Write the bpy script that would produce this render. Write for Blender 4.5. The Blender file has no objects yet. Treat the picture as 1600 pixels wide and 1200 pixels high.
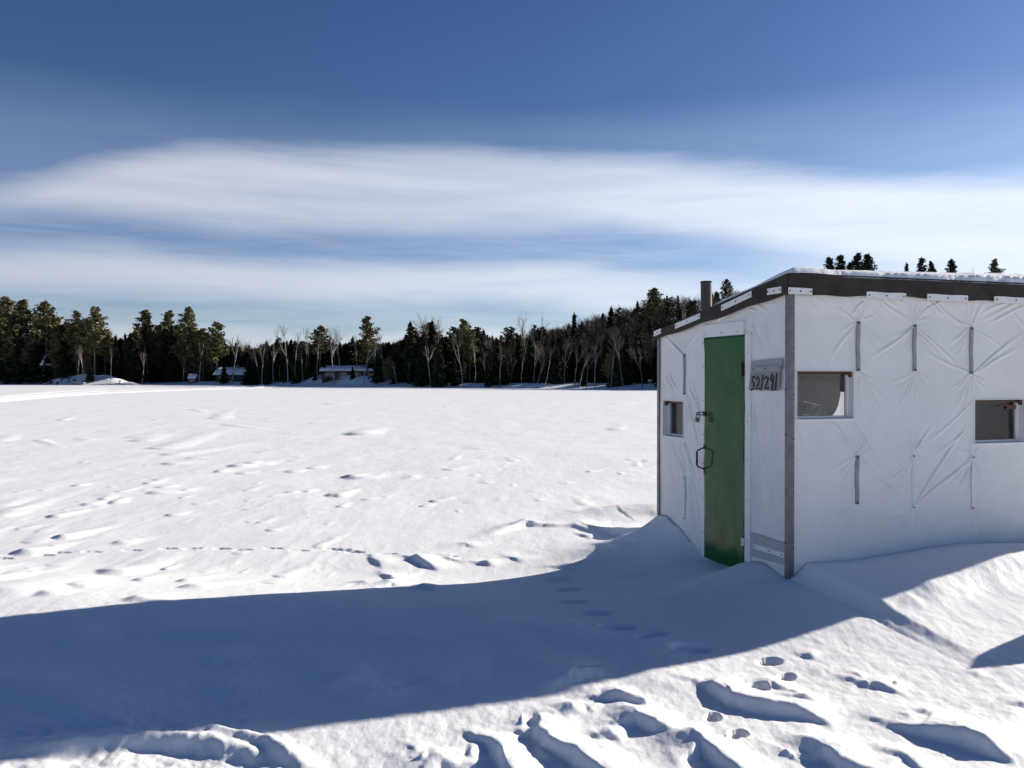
import bpy, bmesh, math, random
import numpy as np
from mathutils import Vector, Matrix

random.seed(7); RNG = np.random.default_rng(11)
SC = bpy.context.scene; COL = SC.collection
R = math.radians
EYE, F, HZ = 1.6, 1294.0, 590.0          # eye height, focal length and horizon row measured on the 1600 px photograph
SUN_EL, SUN_AZ = R(20.0), R(61.5)        # azimuth from straight ahead (+Y) towards the right (+X)

# ------------------------------------------------------------------ small helpers
def sstep(a, b, x):
    t = np.clip((x - a) / (b - a), 0, 1); return t * t * (3 - 2 * t)
def link(name, me, mats, parent=None):
    o = bpy.data.objects.new(name, me); COL.objects.link(o)
    for m in (mats if isinstance(mats, (list, tuple)) else [mats]): me.materials.append(m)
    if parent: o.parent = parent
    return o
def tag(o, label=None, cat=None, group=None, kind=None):
    if label: o['label'] = label
    if cat: o['category'] = cat
    if group: o['group'] = group
    if kind: o['kind'] = kind
    return o
def empty(name, loc=(0, 0, 0), rz=0.0):
    o = bpy.data.objects.new(name, None); COL.objects.link(o); o.empty_display_size = .2
    o.location = loc; o.rotation_euler = (0, 0, rz); return o
def np_mesh(name, V, Q, smooth=True):
    """V (n,3), Q (m,4) quads (or (m,3))"""
    me = bpy.data.meshes.new(name); V = np.asarray(V, np.float32); Q = np.asarray(Q, np.int32)
    k = Q.shape[1]; me.vertices.add(len(V)); me.vertices.foreach_set('co', V.ravel())
    me.loops.add(Q.size); me.loops.foreach_set('vertex_index', Q.ravel())
    me.polygons.add(len(Q)); me.polygons.foreach_set('loop_start', np.arange(0, Q.size, k, dtype=np.int32))
    me.polygons.foreach_set('loop_total', np.full(len(Q), k, np.int32))
    me.polygons.foreach_set('use_smooth', np.full(len(Q), smooth))
    me.update(calc_edges=True); return me

class MB:
    """collects polygons (with a material slot) and builds ONE mesh"""
    def __init__(s): s.v = []; s.f = []; s.m = []; s.sm = []
    def add(s, vs, fs, mi=0, smooth=False):
        b = len(s.v); s.v += [tuple(v) for v in vs]
        for f in fs: s.f.append([b + i for i in f]); s.m.append(mi); s.sm.append(smooth)
    def box(s, a, b, mi=0, M=None):
        (x0, y0, z0), (x1, y1, z1) = a, b
        vs = [(x0,y0,z0),(x1,y0,z0),(x1,y1,z0),(x0,y1,z0),(x0,y0,z1),(x1,y0,z1),(x1,y1,z1),(x0,y1,z1)]
        if M is not None: vs = [M @ Vector(v) for v in vs]
        s.add(vs, [(0,3,2,1),(4,5,6,7),(0,1,5,4),(1,2,6,5),(2,3,7,6),(3,0,4,7)], mi)
    def tube(s, pts, rad, n=8, mi=0, cap=True):
        pts = [Vector(p) for p in pts]; rad = rad if isinstance(rad, (list, tuple)) else [rad] * len(pts)
        vs = []; fs = []; up = Vector((.31, .17, .93)).normalized()
        for i, p in enumerate(pts):
            t = (pts[min(i + 1, len(pts) - 1)] - pts[max(i - 1, 0)]).normalized()
            u = t.cross(up if abs(t.dot(up)) < .97 else Vector((1, 0, 0))).normalized(); w = t.cross(u)
            for k in range(n):
                a = 2 * math.pi * k / n; vs.append(p + (u * math.cos(a) + w * math.sin(a)) * rad[i])
        for i in range(len(pts) - 1):
            for k in range(n):
                k2 = (k + 1) % n; fs.append((i*n+k, i*n+k2, (i+1)*n+k2, (i+1)*n+k))
        s.add(vs, fs, mi, True)
        if cap:
            b = len(vs); s.add(vs[:n], [tuple(range(n))[::-1]], mi); s.add(vs[b-n:], [tuple(range(n))], mi)
    def disc(s, c, nrm, r, th, n=8, mi=0):
        nrm = Vector(nrm).normalized(); s.tube([Vector(c), Vector(c) + nrm * th], r, n, mi)
    def build(s, name, mats, parent=None):
        me = bpy.data.meshes.new(name); me.from_pydata(s.v, [], s.f)
        me.polygons.foreach_set('material_index', s.m); me.polygons.foreach_set('use_smooth', s.sm); me.update()
        bm = bmesh.new(); bm.from_mesh(me); bmesh.ops.recalc_face_normals(bm, faces=bm.faces[:]); bm.to_mesh(me); bm.free()
        return link(name, me, mats, parent)

# ------------------------------------------------------------------ noise
def _hash(ix, iy, seed):
    h = (ix.astype(np.int64) * 374761393 + iy.astype(np.int64) * 668265263 + seed * 974634077) & 0xffffffff
    h = ((h ^ (h >> 13)) * 1274126177) & 0xffffffff
    return ((h ^ (h >> 16)) & 0xffff) / 65535.0
def vnoise(x, y, seed=0):
    """gradient noise, about -0.7..0.7"""
    ix = np.floor(x); iy = np.floor(y); fx = x - ix; fy = y - iy
    ux = fx*fx*fx*(fx*(fx*6-15)+10); uy = fy*fy*fy*(fy*(fy*6-15)+10)
    def g(dx, dy):
        a = _hash(ix + dx, iy + dy, seed) * 2 * np.pi
        return np.cos(a) * (fx - dx) + np.sin(a) * (fy - dy)
    n0 = g(0,0)*(1-ux) + g(1,0)*ux; n1 = g(0,1)*(1-ux) + g(1,1)*ux
    return n0*(1-uy) + n1*uy
def fbm(x, y, oct=4, seed=0, gain=.5):
    s = 0; a = 1
    for i in range(oct): s = s + a * vnoise(x * 2**i, y * 2**i, seed + i * 17); a *= gain
    return s

# ------------------------------------------------------------------ materials
def mat(name):
    m = bpy.data.materials.new(name); m.use_nodes = True; nt = m.node_tree; nt.nodes.clear()
    out = nt.nodes.new('ShaderNodeOutputMaterial'); b = nt.nodes.new('ShaderNodeBsdfPrincipled')
    nt.links.new(b.outputs[0], out.inputs[0]); return m, nt, b
def nnode(nt, typ, **kw):
    n = nt.nodes.new(typ)
    for k, v in kw.items():
        if k in n.inputs: n.inputs[k].default_value = v
        else: setattr(n, k, v)
    return n
def pmat(name, col, rough=.6, metal=0.0, var=.12, scale=8.0, bump=0.0, bscale=60.0, spec=.5, stretch=None, objrand=0.0):
    """principled material whose colour wanders with noise; optional fine bump"""
    m, nt, b = mat(name); L = nt.links.new
    tc = nnode(nt, 'ShaderNodeTexCoord'); vec = tc.outputs['Object']
    if stretch:
        mp = nnode(nt, 'ShaderNodeMapping'); mp.inputs['Scale'].default_value = stretch; L(vec, mp.inputs[0]); vec = mp.outputs[0]
    no = nnode(nt, 'ShaderNodeTexNoise', Scale=scale, Detail=5.0, Roughness=.6); L(vec, no.inputs['Vector'])
    cr = nnode(nt, 'ShaderNodeValToRGB'); L(no.outputs['Fac'], cr.inputs[0])
    cr.color_ramp.elements[0].position = .3; cr.color_ramp.elements[1].position = .7
    cr.color_ramp.elements[0].color = (*[c * (1 - var) for c in col], 1); cr.color_ramp.elements[1].color = (*[min(1, c * (1 + var)) for c in col], 1)
    src = cr.outputs[0]
    if objrand:
        oi = nnode(nt, 'ShaderNodeObjectInfo'); mr = nnode(nt, 'ShaderNodeMapRange'); L(oi.outputs['Random'], mr.inputs[0])
        mr.inputs[3].default_value = 1 - objrand; mr.inputs[4].default_value = 1 + objrand
        hs = nnode(nt, 'ShaderNodeHueSaturation'); L(mr.outputs[0], hs.inputs['Value']); L(src, hs.inputs['Color']); src = hs.outputs[0]
    L(src, b.inputs['Base Color'])
    b.inputs['Roughness'].default_value = rough; b.inputs['Metallic'].default_value = metal; b.inputs['Specular IOR Level'].default_value = spec
    if bump:
        n2 = nnode(nt, 'ShaderNodeTexNoise', Scale=bscale, Detail=4.0); L(vec, n2.inputs['Vector'])
        bp = nnode(nt, 'ShaderNodeBump', Strength=bump, Distance=.01); L(n2.outputs['Fac'], bp.inputs['Height']); L(bp.outputs[0], b.inputs['Normal'])
    return m

def snow_material():
    m, nt, b = mat('snow'); L = nt.links.new
    geo = nnode(nt, 'ShaderNodeNewGeometry'); pos = geo.outputs['Position']
    b.inputs['Roughness'].default_value = .62; b.inputs['Specular IOR Level'].default_value = .25
    n0 = nnode(nt, 'ShaderNodeTexNoise', Scale=.9, Detail=6.0, Roughness=.65); L(pos, n0.inputs['Vector'])
    cr = nnode(nt, 'ShaderNodeValToRGB'); L(n0.outputs['Fac'], cr.inputs[0])
    cr.color_ramp.elements[0].position = .3; cr.color_ramp.elements[1].position = .7
    cr.color_ramp.elements[0].color = (.83, .83, .84, 1); cr.color_ramp.elements[1].color = (.90, .90, .90, 1)
    L(cr.outputs[0], b.inputs['Base Color'])
    # wind crust: fine grain plus stretched ripples
    g = nnode(nt, 'ShaderNodeTexNoise', Scale=55.0, Detail=6.0, Roughness=.7); L(pos, g.inputs['Vector'])
    mp = nnode(nt, 'ShaderNodeMapping'); mp.inputs['Scale'].default_value = (7.0, 2.2, 4.0); mp.inputs['Rotation'].default_value = (0, 0, R(-25)); L(pos, mp.inputs[0])
    r = nnode(nt, 'ShaderNodeTexNoise', Scale=1.6, Detail=7.0, Roughness=.62, Distortion=.6); L(mp.outputs[0], r.inputs['Vector'])
    b1 = nnode(nt, 'ShaderNodeBump', Strength=.38, Distance=.012); L(r.outputs['Fac'], b1.inputs['Height'])
    b2 = nnode(nt, 'ShaderNodeBump', Strength=.35, Distance=.006); L(g.outputs['Fac'], b2.inputs['Height']); L(b1.outputs[0], b2.inputs['Normal'])
    L(b2.outputs[0], b.inputs['Normal']); return m

M = {}
M['snow'] = snow_material()
M['tarp'] = pmat('white_tarp', (.80, .785, .765), .5, var=.05, scale=3.0, bump=.15, bscale=40, spec=.35)
M['tarp_grey'] = pmat('grey_tarp_patch', (.40, .41, .43), .55, var=.08, scale=9)
M['fascia'] = pmat('dark_tarpaper', (.045, .040, .034), .8, var=.3, scale=6, bump=.3, bscale=30, spec=.2)
M['plate'] = pmat('white_plastic_strip', (.78, .78, .77), .45, var=.06, scale=14)
M['screw'] = pmat('dark_screw', (.02, .02, .022), .4, metal=.6)
M['batten'] = pmat('grey_strap', (.30, .30, .32), .5, var=.1, scale=12)
M['steel'] = pmat('galvanised_steel', (.17, .17, .175), .5, metal=.55, var=.25, scale=16, bump=.2, bscale=50)
M['hole'] = pmat('punched_hole', (.33, .33, .34), .6, var=.2)
M['green'] = pmat('green_painted_metal', (.006, .095, .018), .13, var=.2, scale=2.5, bump=.05, bscale=7, spec=.18)
M['green_edge'] = pmat('dark_green_edge', (.006, .03, .01), .4)
M['wood'] = pmat('raw_wood', (.09, .055, .03), .7, var=.35, scale=5, stretch=(2, 2, 14))
M['black'] = pmat('black_iron', (.015, .015, .017), .4, metal=.3)
M['padlock'] = pmat('scuffed_silver', (.45, .45, .44), .38, metal=.8, var=.3, scale=40)
M['white_hinge'] = pmat('white_hinge', (.75, .76, .75), .4)
M['sign'] = pmat('weathered_plastic', (.24, .24, .23), .5, var=.12, scale=10)
M['ink'] = pmat('black_marker', (.008, .008, .008), .6)
M['pipe'] = pmat('sooty_stove_pipe', (.055, .05, .042), .4, metal=.25, var=.45, scale=9, stretch=(3, 3, 1))
M['pipe_rim'] = pmat('black_soot', (.012, .012, .012), .8)
M['inside'] = pmat('grey_inner_sheet', (.30, .30, .31), .8, var=.1)
M['curtain'] = pmat('grey_curtain', (.085, .085, .088), .85, var=.1)
M['dark_ply'] = pmat('dark_plywood', (.07, .05, .035), .8, var=.3)
M['red'] = pmat('red_plastic', (.20, .035, .05), .5)
M['scratch'] = pmat('white_scratches', (.8, .8, .8), .7)
def pane_material():
    m = bpy.data.materials.new('scuffed_clear_plastic'); m.use_nodes = True; nt = m.node_tree; nt.nodes.clear(); L = nt.links.new
    out = nnode(nt, 'ShaderNodeOutputMaterial'); tr = nnode(nt, 'ShaderNodeBsdfTransparent', Color=(.82, .83, .84, 1))
    gl = nnode(nt, 'ShaderNodeBsdfGlossy', Roughness=.08, Color=(.9, .9, .9, 1)); di = nnode(nt, 'ShaderNodeBsdfDiffuse', Color=(.5, .5, .5, 1))
    fr = nnode(nt, 'ShaderNodeFresnel', IOR=1.45); m1 = nnode(nt, 'ShaderNodeMixShader'); m2 = nnode(nt, 'ShaderNodeMixShader')
    tc = nnode(nt, 'ShaderNodeTexCoord'); no = nnode(nt, 'ShaderNodeTexNoise', Scale=14.0, Detail=6.0); L(tc.outputs['Object'], no.inputs['Vector'])
    mr = nnode(nt, 'ShaderNodeMapRange'); L(no.outputs['Fac'], mr.inputs[0]); mr.inputs[1].default_value = .45; mr.inputs[2].default_value = .8; mr.inputs[3].default_value = .01; mr.inputs[4].default_value = .08
    L(mr.outputs[0], m1.inputs[0]); L(tr.outputs[0], m1.inputs[1]); L(di.outputs[0], m1.inputs[2])
    L(fr.outputs[0], m2.inputs[0]); L(m1.outputs[0], m2.inputs[1]); L(gl.outputs[0], m2.inputs[2]); L(m2.outputs[0], out.inputs[0]); return m
M['pane'] = pane_material()
M['pine'] = pmat('pine_needles', (.125, .115, .050), .75, var=.45, scale=.6, spec=.15, objrand=.3)
M['spruce'] = pmat('spruce_needles', (.040, .046, .024), .8, var=.5, scale=.6, spec=.12, objrand=.35)
M['bark'] = pmat('grey_brown_bark', (.13, .105, .085), .9, var=.4, scale=1.5, objrand=.25, spec=.1)
M['birch'] = pmat('pale_birch_bark', (.36, .335, .30), .8, var=.4, scale=1.2, stretch=(1, 1, 4), objrand=.2, spec=.1)
M['twig'] = pmat('bare_twigs', (.15, .12, .10), .9, var=.35, scale=.8, objrand=.25, spec=.1)
M['hillwood'] = pmat('hillside_twigs', (.125, .095, .075), .9, var=.4, scale=.06, spec=.1)
M['hillgreen'] = pmat('hillside_needles', (.040, .045, .022), .9, var=.5, scale=.08, spec=.1)
M['siding'] = pmat('dark_wood_siding', (.055, .045, .04), .8, var=.3, scale=3)
M['siding_pale'] = pmat('pale_siding', (.32, .30, .27), .8, var=.2, scale=3)
M['glass'] = pmat('window_glass', (.02, .025, .03), .08, spec=.8)
M['trim'] = pmat('white_trim', (.26, .26, .26), .6)
M['dock'] = pmat('brown_boards', (.16, .10, .075), .8, var=.35, scale=3)
M['rock'] = pmat('grey_rock', (.18, .15, .14), .85, var=.4, scale=3)

# ------------------------------------------------------------------ terrain
HUT_C = Vector((2.04, 6.08, 0)); HUT_R = R(17.0); HB = (math.cos(HUT_R), math.sin(HUT_R)); HA = (-math.sin(HUT_R), math.cos(HUT_R))
HUT_L, HUT_W = 3.9, 2.08
PXS = [-1500, 0, 62, 98, 200, 238, 320, 430, 560, 700, 850, 1030, 1600, 3500]
DSH = [260, 233, 228, 203, 200, 213, 205, 192, 168, 150, 134, 124, 118, 130]
BKX = [0, 60, 100, 130, 170, 200, 225, 330, 430, 470, 500, 590, 630, 700, 1030]
BKH = [.9, .9, 1.8, 2.6, 2.3, .9, .4, .9, .7, 1.3, 2.2, 2.0, .8, .7, .8]
HLX = [-800, 0, 500, 640, 800, 900, 1030, 1137, 1300, 1600, 2500]
HLH = [5, 4, 3, 4, 7, 12, 19, 21, 23, 24, 24]
def far_height(X, Y):
    """bank and wooded hills beyond the far shore"""
    Ys = np.maximum(Y, 1e-3); px = 800 + F * X / Ys; px = np.clip(px, -1500, 3500)
    D = np.interp(px, PXS, DSH); d = Y - D + 1.6 * vnoise(px * .03, px * 0 + 3.3, 5)
    z = np.interp(px, BKX, BKH) * sstep(-.5, 7, d) * (1 + .25 * vnoise(X * .3, Y * .3, 9))
    z = z + np.interp(px, HLX, HLH) * sstep(8, 150, d)
    return np.where(Y > 40, z, 0)
def hut_local(X, Y):
    dx = X - HUT_C.x; dy = Y - HUT_C.y
    return dx * HB[0] + dy * HB[1], dx * HA[0] + dy * HA[1]
def base_height(X, Y):
    z = -.2 * sstep(5.3, 7.6, Y + .12 * X * (X < 0)) + 0 * X
    t, s = hut_local(X, Y)
    # nearest point on the hut outline
    ct = np.clip(t, 0, HUT_L); cs = np.clip(s, 0, HUT_W); d = np.hypot(t - ct, s - cs)
    hb_front = np.interp(ct, [0, .06, .14, .5, .95, 1.5, 2.2, 3.9], [.13, .16, .225, .22, .24, .265, .22, .25])
    hb_door = np.interp(cs, [0, .1, .3, .42, .55, .75, 1.0, 1.2, 1.35, 1.6, 1.9, 2.08], [.12, .12, .17, .165, .09, .045, .03, .02, .08, .2, .29, .27])
    w_front = s < 0; on_front = np.where(cs <= 0, 1.0, 0.0)
    a = np.arctan2(np.maximum(0, -s), np.maximum(1e-4, -t)) / (np.pi / 2)      # 0 = door side, 1 = long side, blends round the corner
    hb = np.where(t < 0, np.where(s < 0, .12, hb_door), np.where(s < 0, hb_front, .1))
    hb = np.where((t >= 0) & (s >= HUT_W), .1, hb); hb = np.where((t < 0) & (s > HUT_W), .27, hb)
    L = np.where(t < 0, .62, 1.15); L = np.where((t < 0) & (s < 0), .62 + .53 * a, L)
    cave = np.where(t < 0, sstep(.9, 1.7, s), 0)
    fo = (1 - cave) * np.exp(-(d / L) ** 2) + cave * np.exp(-d / .48)
    z = z + (hb - z) * fo
    return z
def ground_at(px, py, lift=0.0):
    """point on the snow seen at a photograph pixel"""
    k = (py - HZ) / F; u = (px - 800) / F; z = lift
    for _ in range(12):
        Y = (EYE - z) / k; X = u * Y
        z = .6 * z + .4 * (lift + float(base_height(np.array([X]), np.array([Y]))[0]))
    return X, Y

class Feat:      # height features, evaluated only near themselves
    items = []
def ridge(pts, hs, wl, wr, pw=1.0, px=True):
    """crest polyline; wl = width of the steep flank on the left/near side, wr = gentle flank"""
    P = [ground_at(*p, h * .56) for p, h in zip(pts, hs)] if px else pts
    Feat.items.append(('r', np.array(P, float), np.array(hs, float) * (.56 if px else 1), wl, wr * (.9 if px else 1), pw))
def hole(pt, a, b, ang, dep, rim=.06, px=True):
    p = ground_at(*pt) if px else pt
    Feat.items.append(('h', np.array(p, float), a, b, ang, dep * .8, rim))
def tailed(p, ang, L, w, h, head=.12):
    """sastruga: blunt head, tapering tail along ang (radians from +X)"""
    Feat.items.append(('t', np.array(p, float), ang, L, w, h, head))
def eval_feat(f, X, Y):
    if f[0] == 'r':
        _, P, hs, wl, wr, pw = f; q_ = min(1, hs.max() / .08) if hs.max() < .15 else .5; far_ = 1 + .04 * P[0, 1]
        X, Y = (X + q_ * (.030 * vnoise(X * 5, Y * 5, 33) + .014 * vnoise(X * 14, Y * 14, 35)), Y + q_ * (.030 * vnoise(X * 5, Y * 5, 34) + .014 * vnoise(X * 14, Y * 14, 36))) if P[0, 1] < 20 else (X, Y)
        best = np.full(X.shape, 1e9); hh = np.zeros(X.shape); side = np.zeros(X.shape)
        for i in range(len(P) - 1):
            a, b = P[i], P[i+1]; ab = b - a; l2 = max(ab @ ab, 1e-9); tt = ((X - a[0]) * ab[0] + (Y - a[1]) * ab[1]) / l2
            tc = np.clip(tt, 0, 1); dx = X - a[0] - tc * ab[0]; dy = Y - a[1] - tc * ab[1]; d = np.hypot(dx, dy)
            m = d < best; best = np.where(m, d, best); hh = np.where(m, hs[i] + (hs[i+1] - hs[i]) * tc, hh)
            side = np.where(m, (ab[0] * dy - ab[1] * dx) / (math.sqrt(l2) * np.maximum(d, 1e-6)), side)
        jit = 1 + .2 * vnoise(X * 3, Y * 3, 31)
        near = best / (wl * jit); far = best / (wr * jit)
        pn = np.clip(1 - near, 0, 1); pn = pn * pn * (3 - 2 * pn); pf = np.exp(-(far * 1.6) ** 2)
        # crest runs left to right in the picture: the sun-away flank lies to its right-hand side (side<0)
        wn = sstep(.35, -.35, side); return hh * (wn * pn + (1 - wn) * pf)
    if f[0] == 'h':
        _, p, a, b, ang, dep, rim = f; dx = X - p[0]; dy = Y - p[1]; u = (dx * math.cos(ang) + dy * math.sin(ang)) / a; v = (-dx * math.sin(ang) + dy * math.cos(ang)) / b
        q = np.sqrt(u * u + v * v); return -dep * sstep(1.15, .75, q) + dep * rim * np.exp(-((q - 1.3) / .25) ** 2)
    if f[0] == 't':
        _, p, ang, L, w, h, head = f; dx = X - p[0]; dy = Y - p[1]; ca, sa = math.cos(ang), math.sin(ang)
        u = dx * ca + dy * sa; v = -dx * sa + dy * ca
        v = v + .25 * w * vnoise(u * 3 / max(w, .05) * .3, v * 0 + p[0] * 7.1, 41)
        uu = u - .9 * v * v / w
        prof = sstep(-head, head * .25, uu) * np.clip(1 - uu / L, 0, 1) ** 1.4
        ww = w * (1 - .45 * np.clip(u / L, 0, 1)); return h * prof * np.clip(1 - (v / ww) ** 2, 0, 1) ** 1.5
def feat_radius(f):
    if f[0] == 'r': c = f[1].mean(0); return c, np.hypot(*(f[1] - c).T).max() + max(f[3] * 1.4, f[4] * 1.9)
    if f[0] == 'h': return f[1], max(f[2], f[3]) * 2.2
    return f[1] + np.array([math.cos(f[2]), math.sin(f[2])]) * f[3] / 2, f[3] * .62 + f[4] * 1.6

def snow_features():
    r = random.Random(5)
    # --- foreground sastrugi in the sunlit corner (bottom right)
    ridge([(1092,1068),(1112,1064),(1150,1082),(1200,1092),(1245,1098),(1310,1134)], [.02,.075,.105,.11,.10,0], .05, .30)
    ridge([(938,1090),(962,1081),(1010,1092),(1022,1098)], [.03,.085,.06,0], .05, .22)
    ridge([(962,1130),(994,1111),(1030,1128),(1062,1150)], [.03,.10,.09,0], .05, .25)
    ridge([(866,1114),(893,1102),(915,1116)], [.03,.075,0], .05, .18)
    ridge([(936,1150),(956,1144),(978,1160)], [.03,.055,0], .04, .15)
    ridge([(826,1144),(842,1134),(860,1153),(900,1167),(950,1202)], [.03,.085,.085,.10,.09], .05, .25)
    ridge([(745,1150),(768,1154),(786,1174),(802,1202)], [.03,.06,.085,.06], .05, .18)
    ridge([(664,1196),(690,1182),(720,1195)], [.05,.08,.03], .05, .2)
    ridge([(1386,1130),(1440,1135),(1510,1137),(1545,1151),(1602,1194)], [.02,.075,.13,.13,.0], .06, .4)
    ridge([(1260,1180),(1284,1162),(1312,1181),(1375,1204)], [.03,.095,.085,.04], .05, .3)
    ridge([(1342,1064),(1375,1066),(1425,1088)], [.02,.05,0], .04, .22)
    ridge([(1238,1092),(1258,1089),(1290,1105)], [.02,.05,0], .04, .18)
    ridge([(1192,1074),(1206,1060),(1232,1082)], [.02,.055,0], .04, .14)
    ridge([(1080,1172),(1090,1147),(1122,1172),(1160,1204)], [.05,.10,.09,.05], .05, .26)
    ridge([(1412,1190),(1418,1180),(1445,1204)], [.02,.05,.03], .04, .18)
    ridge([(1426,1112),(1450,1112),(1466,1121)], [.01,.03,0], .04, .15)
    ridge([(1250,1020),(1266,1020),(1282,1030)], [.01,.03,0], .04, .15)
    ridge([(1560,1098),(1600,1098)], [.0,.03], .04, .2)
    for k in range(26):
        px = r.uniform(640, 1590); py = 1196 - 150 * r.random() * min(1, (px - 500) / 700); w = r.uniform(9, 30)
        ridge([(px, py + 2), (px + w * .35, py - w * .12), (px + w, py + w * .3)], [.01, r.uniform(.015, .034), 0], .04, .16)
    for p, a, b, an in [((1203,1033),.075,.055,.3),((1230,1058),.06,.04,.9),((1187,1077),.055,.045,.2),((1155,1149),.05,.04,1.0),((1142,1156),.04,.03,.4),((1115,1122),.05,.035,1.2)]:
        hole(p, a, b, an, .035)
    # old boot prints crossing the shaded strip
    for p in [(872,906),(889,922),(897,942),(931,961),(966,984),(1020,998),(1081,1016)]:
        hole(p, .12, .075, .25 + r.uniform(-.3,.3), .035)
    # bank of snow at the right and an unseen mound added beyond the frame to cast a shadow in
    ridge([(2.62,5.50),(2.80,5.62),(3.2,5.85),(3.8,6.12),(4.6,6.35),(6,6.6)], [.03,.07,.085,.11,.15,.22], .26, .6, px=False)
    ridge([(4.47,5.50),(4.45,5.54),(4.42,5.59)], [.72,.76,.72], .27, .20, px=False)
    # churned berm of a sled track, bottom left
    ridge([(-2.2,3.52),(-1.75,3.62),(-1.35,3.60),(-.95,3.45)], [.03,.05,.06,.02], .10, .12, px=False)
    ridge([(-1.62,3.72),(-1.35,3.70),(-1.05,3.58),(-.85,3.38)], [.0,.045,.05,.02], .07, .1, px=False)
    # long soft swells in the shade
    ridge([(190,1000),(260,985),(390,985),(420,1000)], [.0,.05,.05,0], .16, .5)
    ridge([(560,1100),(585,1082),(620,1110)], [.02,.06,.0], .12, .35)
    ridge([(820,1082),(893,1052),(915,1072)], [.02,.07,.0], .12, .4)
    ridge([(0,1062),(60,1072),(140,1105),(240,1135)], [.05,.06,.05,.0], .2, .4)
    for k in range(20):
        px = r.uniform(20, 1000); py = r.uniform(985, 1110) - px * .04; w = r.uniform(70, 190)
        ridge([(px, py + 4), (px + w * .4, py - 2), (px + w, py + r.uniform(2, 9))], [0, r.uniform(.025, .055), 0], .14, .5)
    # --- wind scour left of the hut
    ridge([(760,835),(800,820),(822,810),(850,817),(885,823)], [.02,.07,.15,.06,0], .10, .28)
    ridge([(850,822),(900,818),(960,825),(1000,820)], [.0,.06,.05,.0], .12, .5)
    ridge([(900,803),(960,790),(1030,786),(1100,786)], [.05,.17,.24,.24], .9, .5)
    for pts, hs in [([(640,870),(648,866),(672,880),(690,893)],[.03,.09,.07,0]),([(720,852),(730,848),(745,856)],[.02,.05,0]),([(745,878),(760,875),(776,886)],[.02,.07,.0]),
                    ([(580,868),(592,876),(600,890)],[.03,.05,.0]),([(595,895),(612,899),(625,906)],[.02,.06,0]),([(645,918),(662,911),(680,922)],[.02,.08,0]),([(560,912),(568,908),(580,915)],[.02,.05,0]),
                    ([(600,915),(612,908),(622,918)],[.02,.06,0]),([(690,868),(705,872),(716,870)],[.01,.03,0]),([(870,884),(893,880),(905,888)],[.02,.05,0]),([(930,848),(960,850),(980,858)],[.01,.04,0]),
                    ([(900,832),(915,834),(930,842)],[.01,.04,0]),([(960,842),(990,840),(1010,846)],[.01,.04,0]),([(790,868),(808,871),(822,880)],[.01,.04,0])]:
        ridge(pts, hs, .06, .3)
    # animal trail running across
    for p in [(5,873),(68,868),(95,864),(142,863),(205,860),(262,858),(300,858),(346,858),(380,861),(426,858),(466,861),(520,858),(534,859),(545,861),(555,862),(605,866),(700,870)]:
        hole(p, .10, .035, r.uniform(-.2,.2), .022, .08)
    # --- heads with tails on the open lake: (head px, tail px, width, height)
    W = [((38,866),(92,852),.30,.10),((95,842),(175,822),.22,.08),((187,850),(245,838),.22,.05),((175,898),(255,872),.35,.10),((290,909),(340,898),.16,.05),((296,919),(370,908),.22,.06),
         ((10,930),(150,888),.6,.10),((222,908),(246,900),.15,.05),((130,920),(160,908),.2,.05),((212,940),(290,930),.25,.06),((0,905),(40,890),.25,.06),((70,932),(120,925),.2,.05),
         ((120,760),(150,754),.20,.07),((134,789),(170,781),.20,.06),((162,781),(175,775),.18,.06),((181,786),(196,778),.2,.08),((232,757),(262,749),.2,.06),((254,763),(280,757),.25,.06),((248,772),(276,766),.45,.08),((290,767),(306,762),.15,.05),
         ((0,808),(110,770),.30,.05),((84,808),(140,794),.22,.06),((0,792),(45,777),.3,.05),((268,806),(290,799),.2,.05),((372,730),(398,720),.45,.12),((400,727),(432,718),.5,.10),((380,740),(398,735),.3,.06),((340,738),(352,733),.2,.06),
         ((456,738),(470,731),.3,.07),((490,732),(508,726),.3,.07),((560,680),(585,670),.9,.22),((556,748),(610,738),.6,.10),((548,746),(565,741),.35,.07),((522,775),(545,766),.3,.10),((572,781),(584,778),.2,.04),((645,746),(655,742),.2,.04),
         ((740,701),(830,696),1.2,.05),((255,702),(352,670),.7,.10),((270,712),(400,690),.6,.08),((265,726),(320,718),.5,.08),((220,690),(275,672),.6,.09),((215,684),(260,671),.6,.07),((60,688),(92,698),.3,.07),((0,690),(25,676),.5,.08),((95,657),(112,652),.4,.1),
         ((125,685),(150,690),.35,.05),((340,655),(360,640),.7,.10),((355,663),(420,672),.5,.07),((305,640),(325,645),.6,.08),((480,768),(490,763),.2,.05),((455,770),(470,765),.2,.04),((965,632),(985,627),1.2,.10),((962,672),(972,664),.5,.08),((520,632),(560,626),1.2,.10)]
    for a, b, w, h in W:
        p = np.array(ground_at(*a)); q = np.array(ground_at(*b)); dv = q - p; L = max(np.hypot(*dv), .25)
        tailed(p, math.atan2(dv[1], dv[0]), L * 1.35, w * .85, h * (.52 if p[1] < 11 else .40), .05 + .25 * w)
    # --- scattered small sastrugi, grouped by the wind
    n = 0
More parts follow.
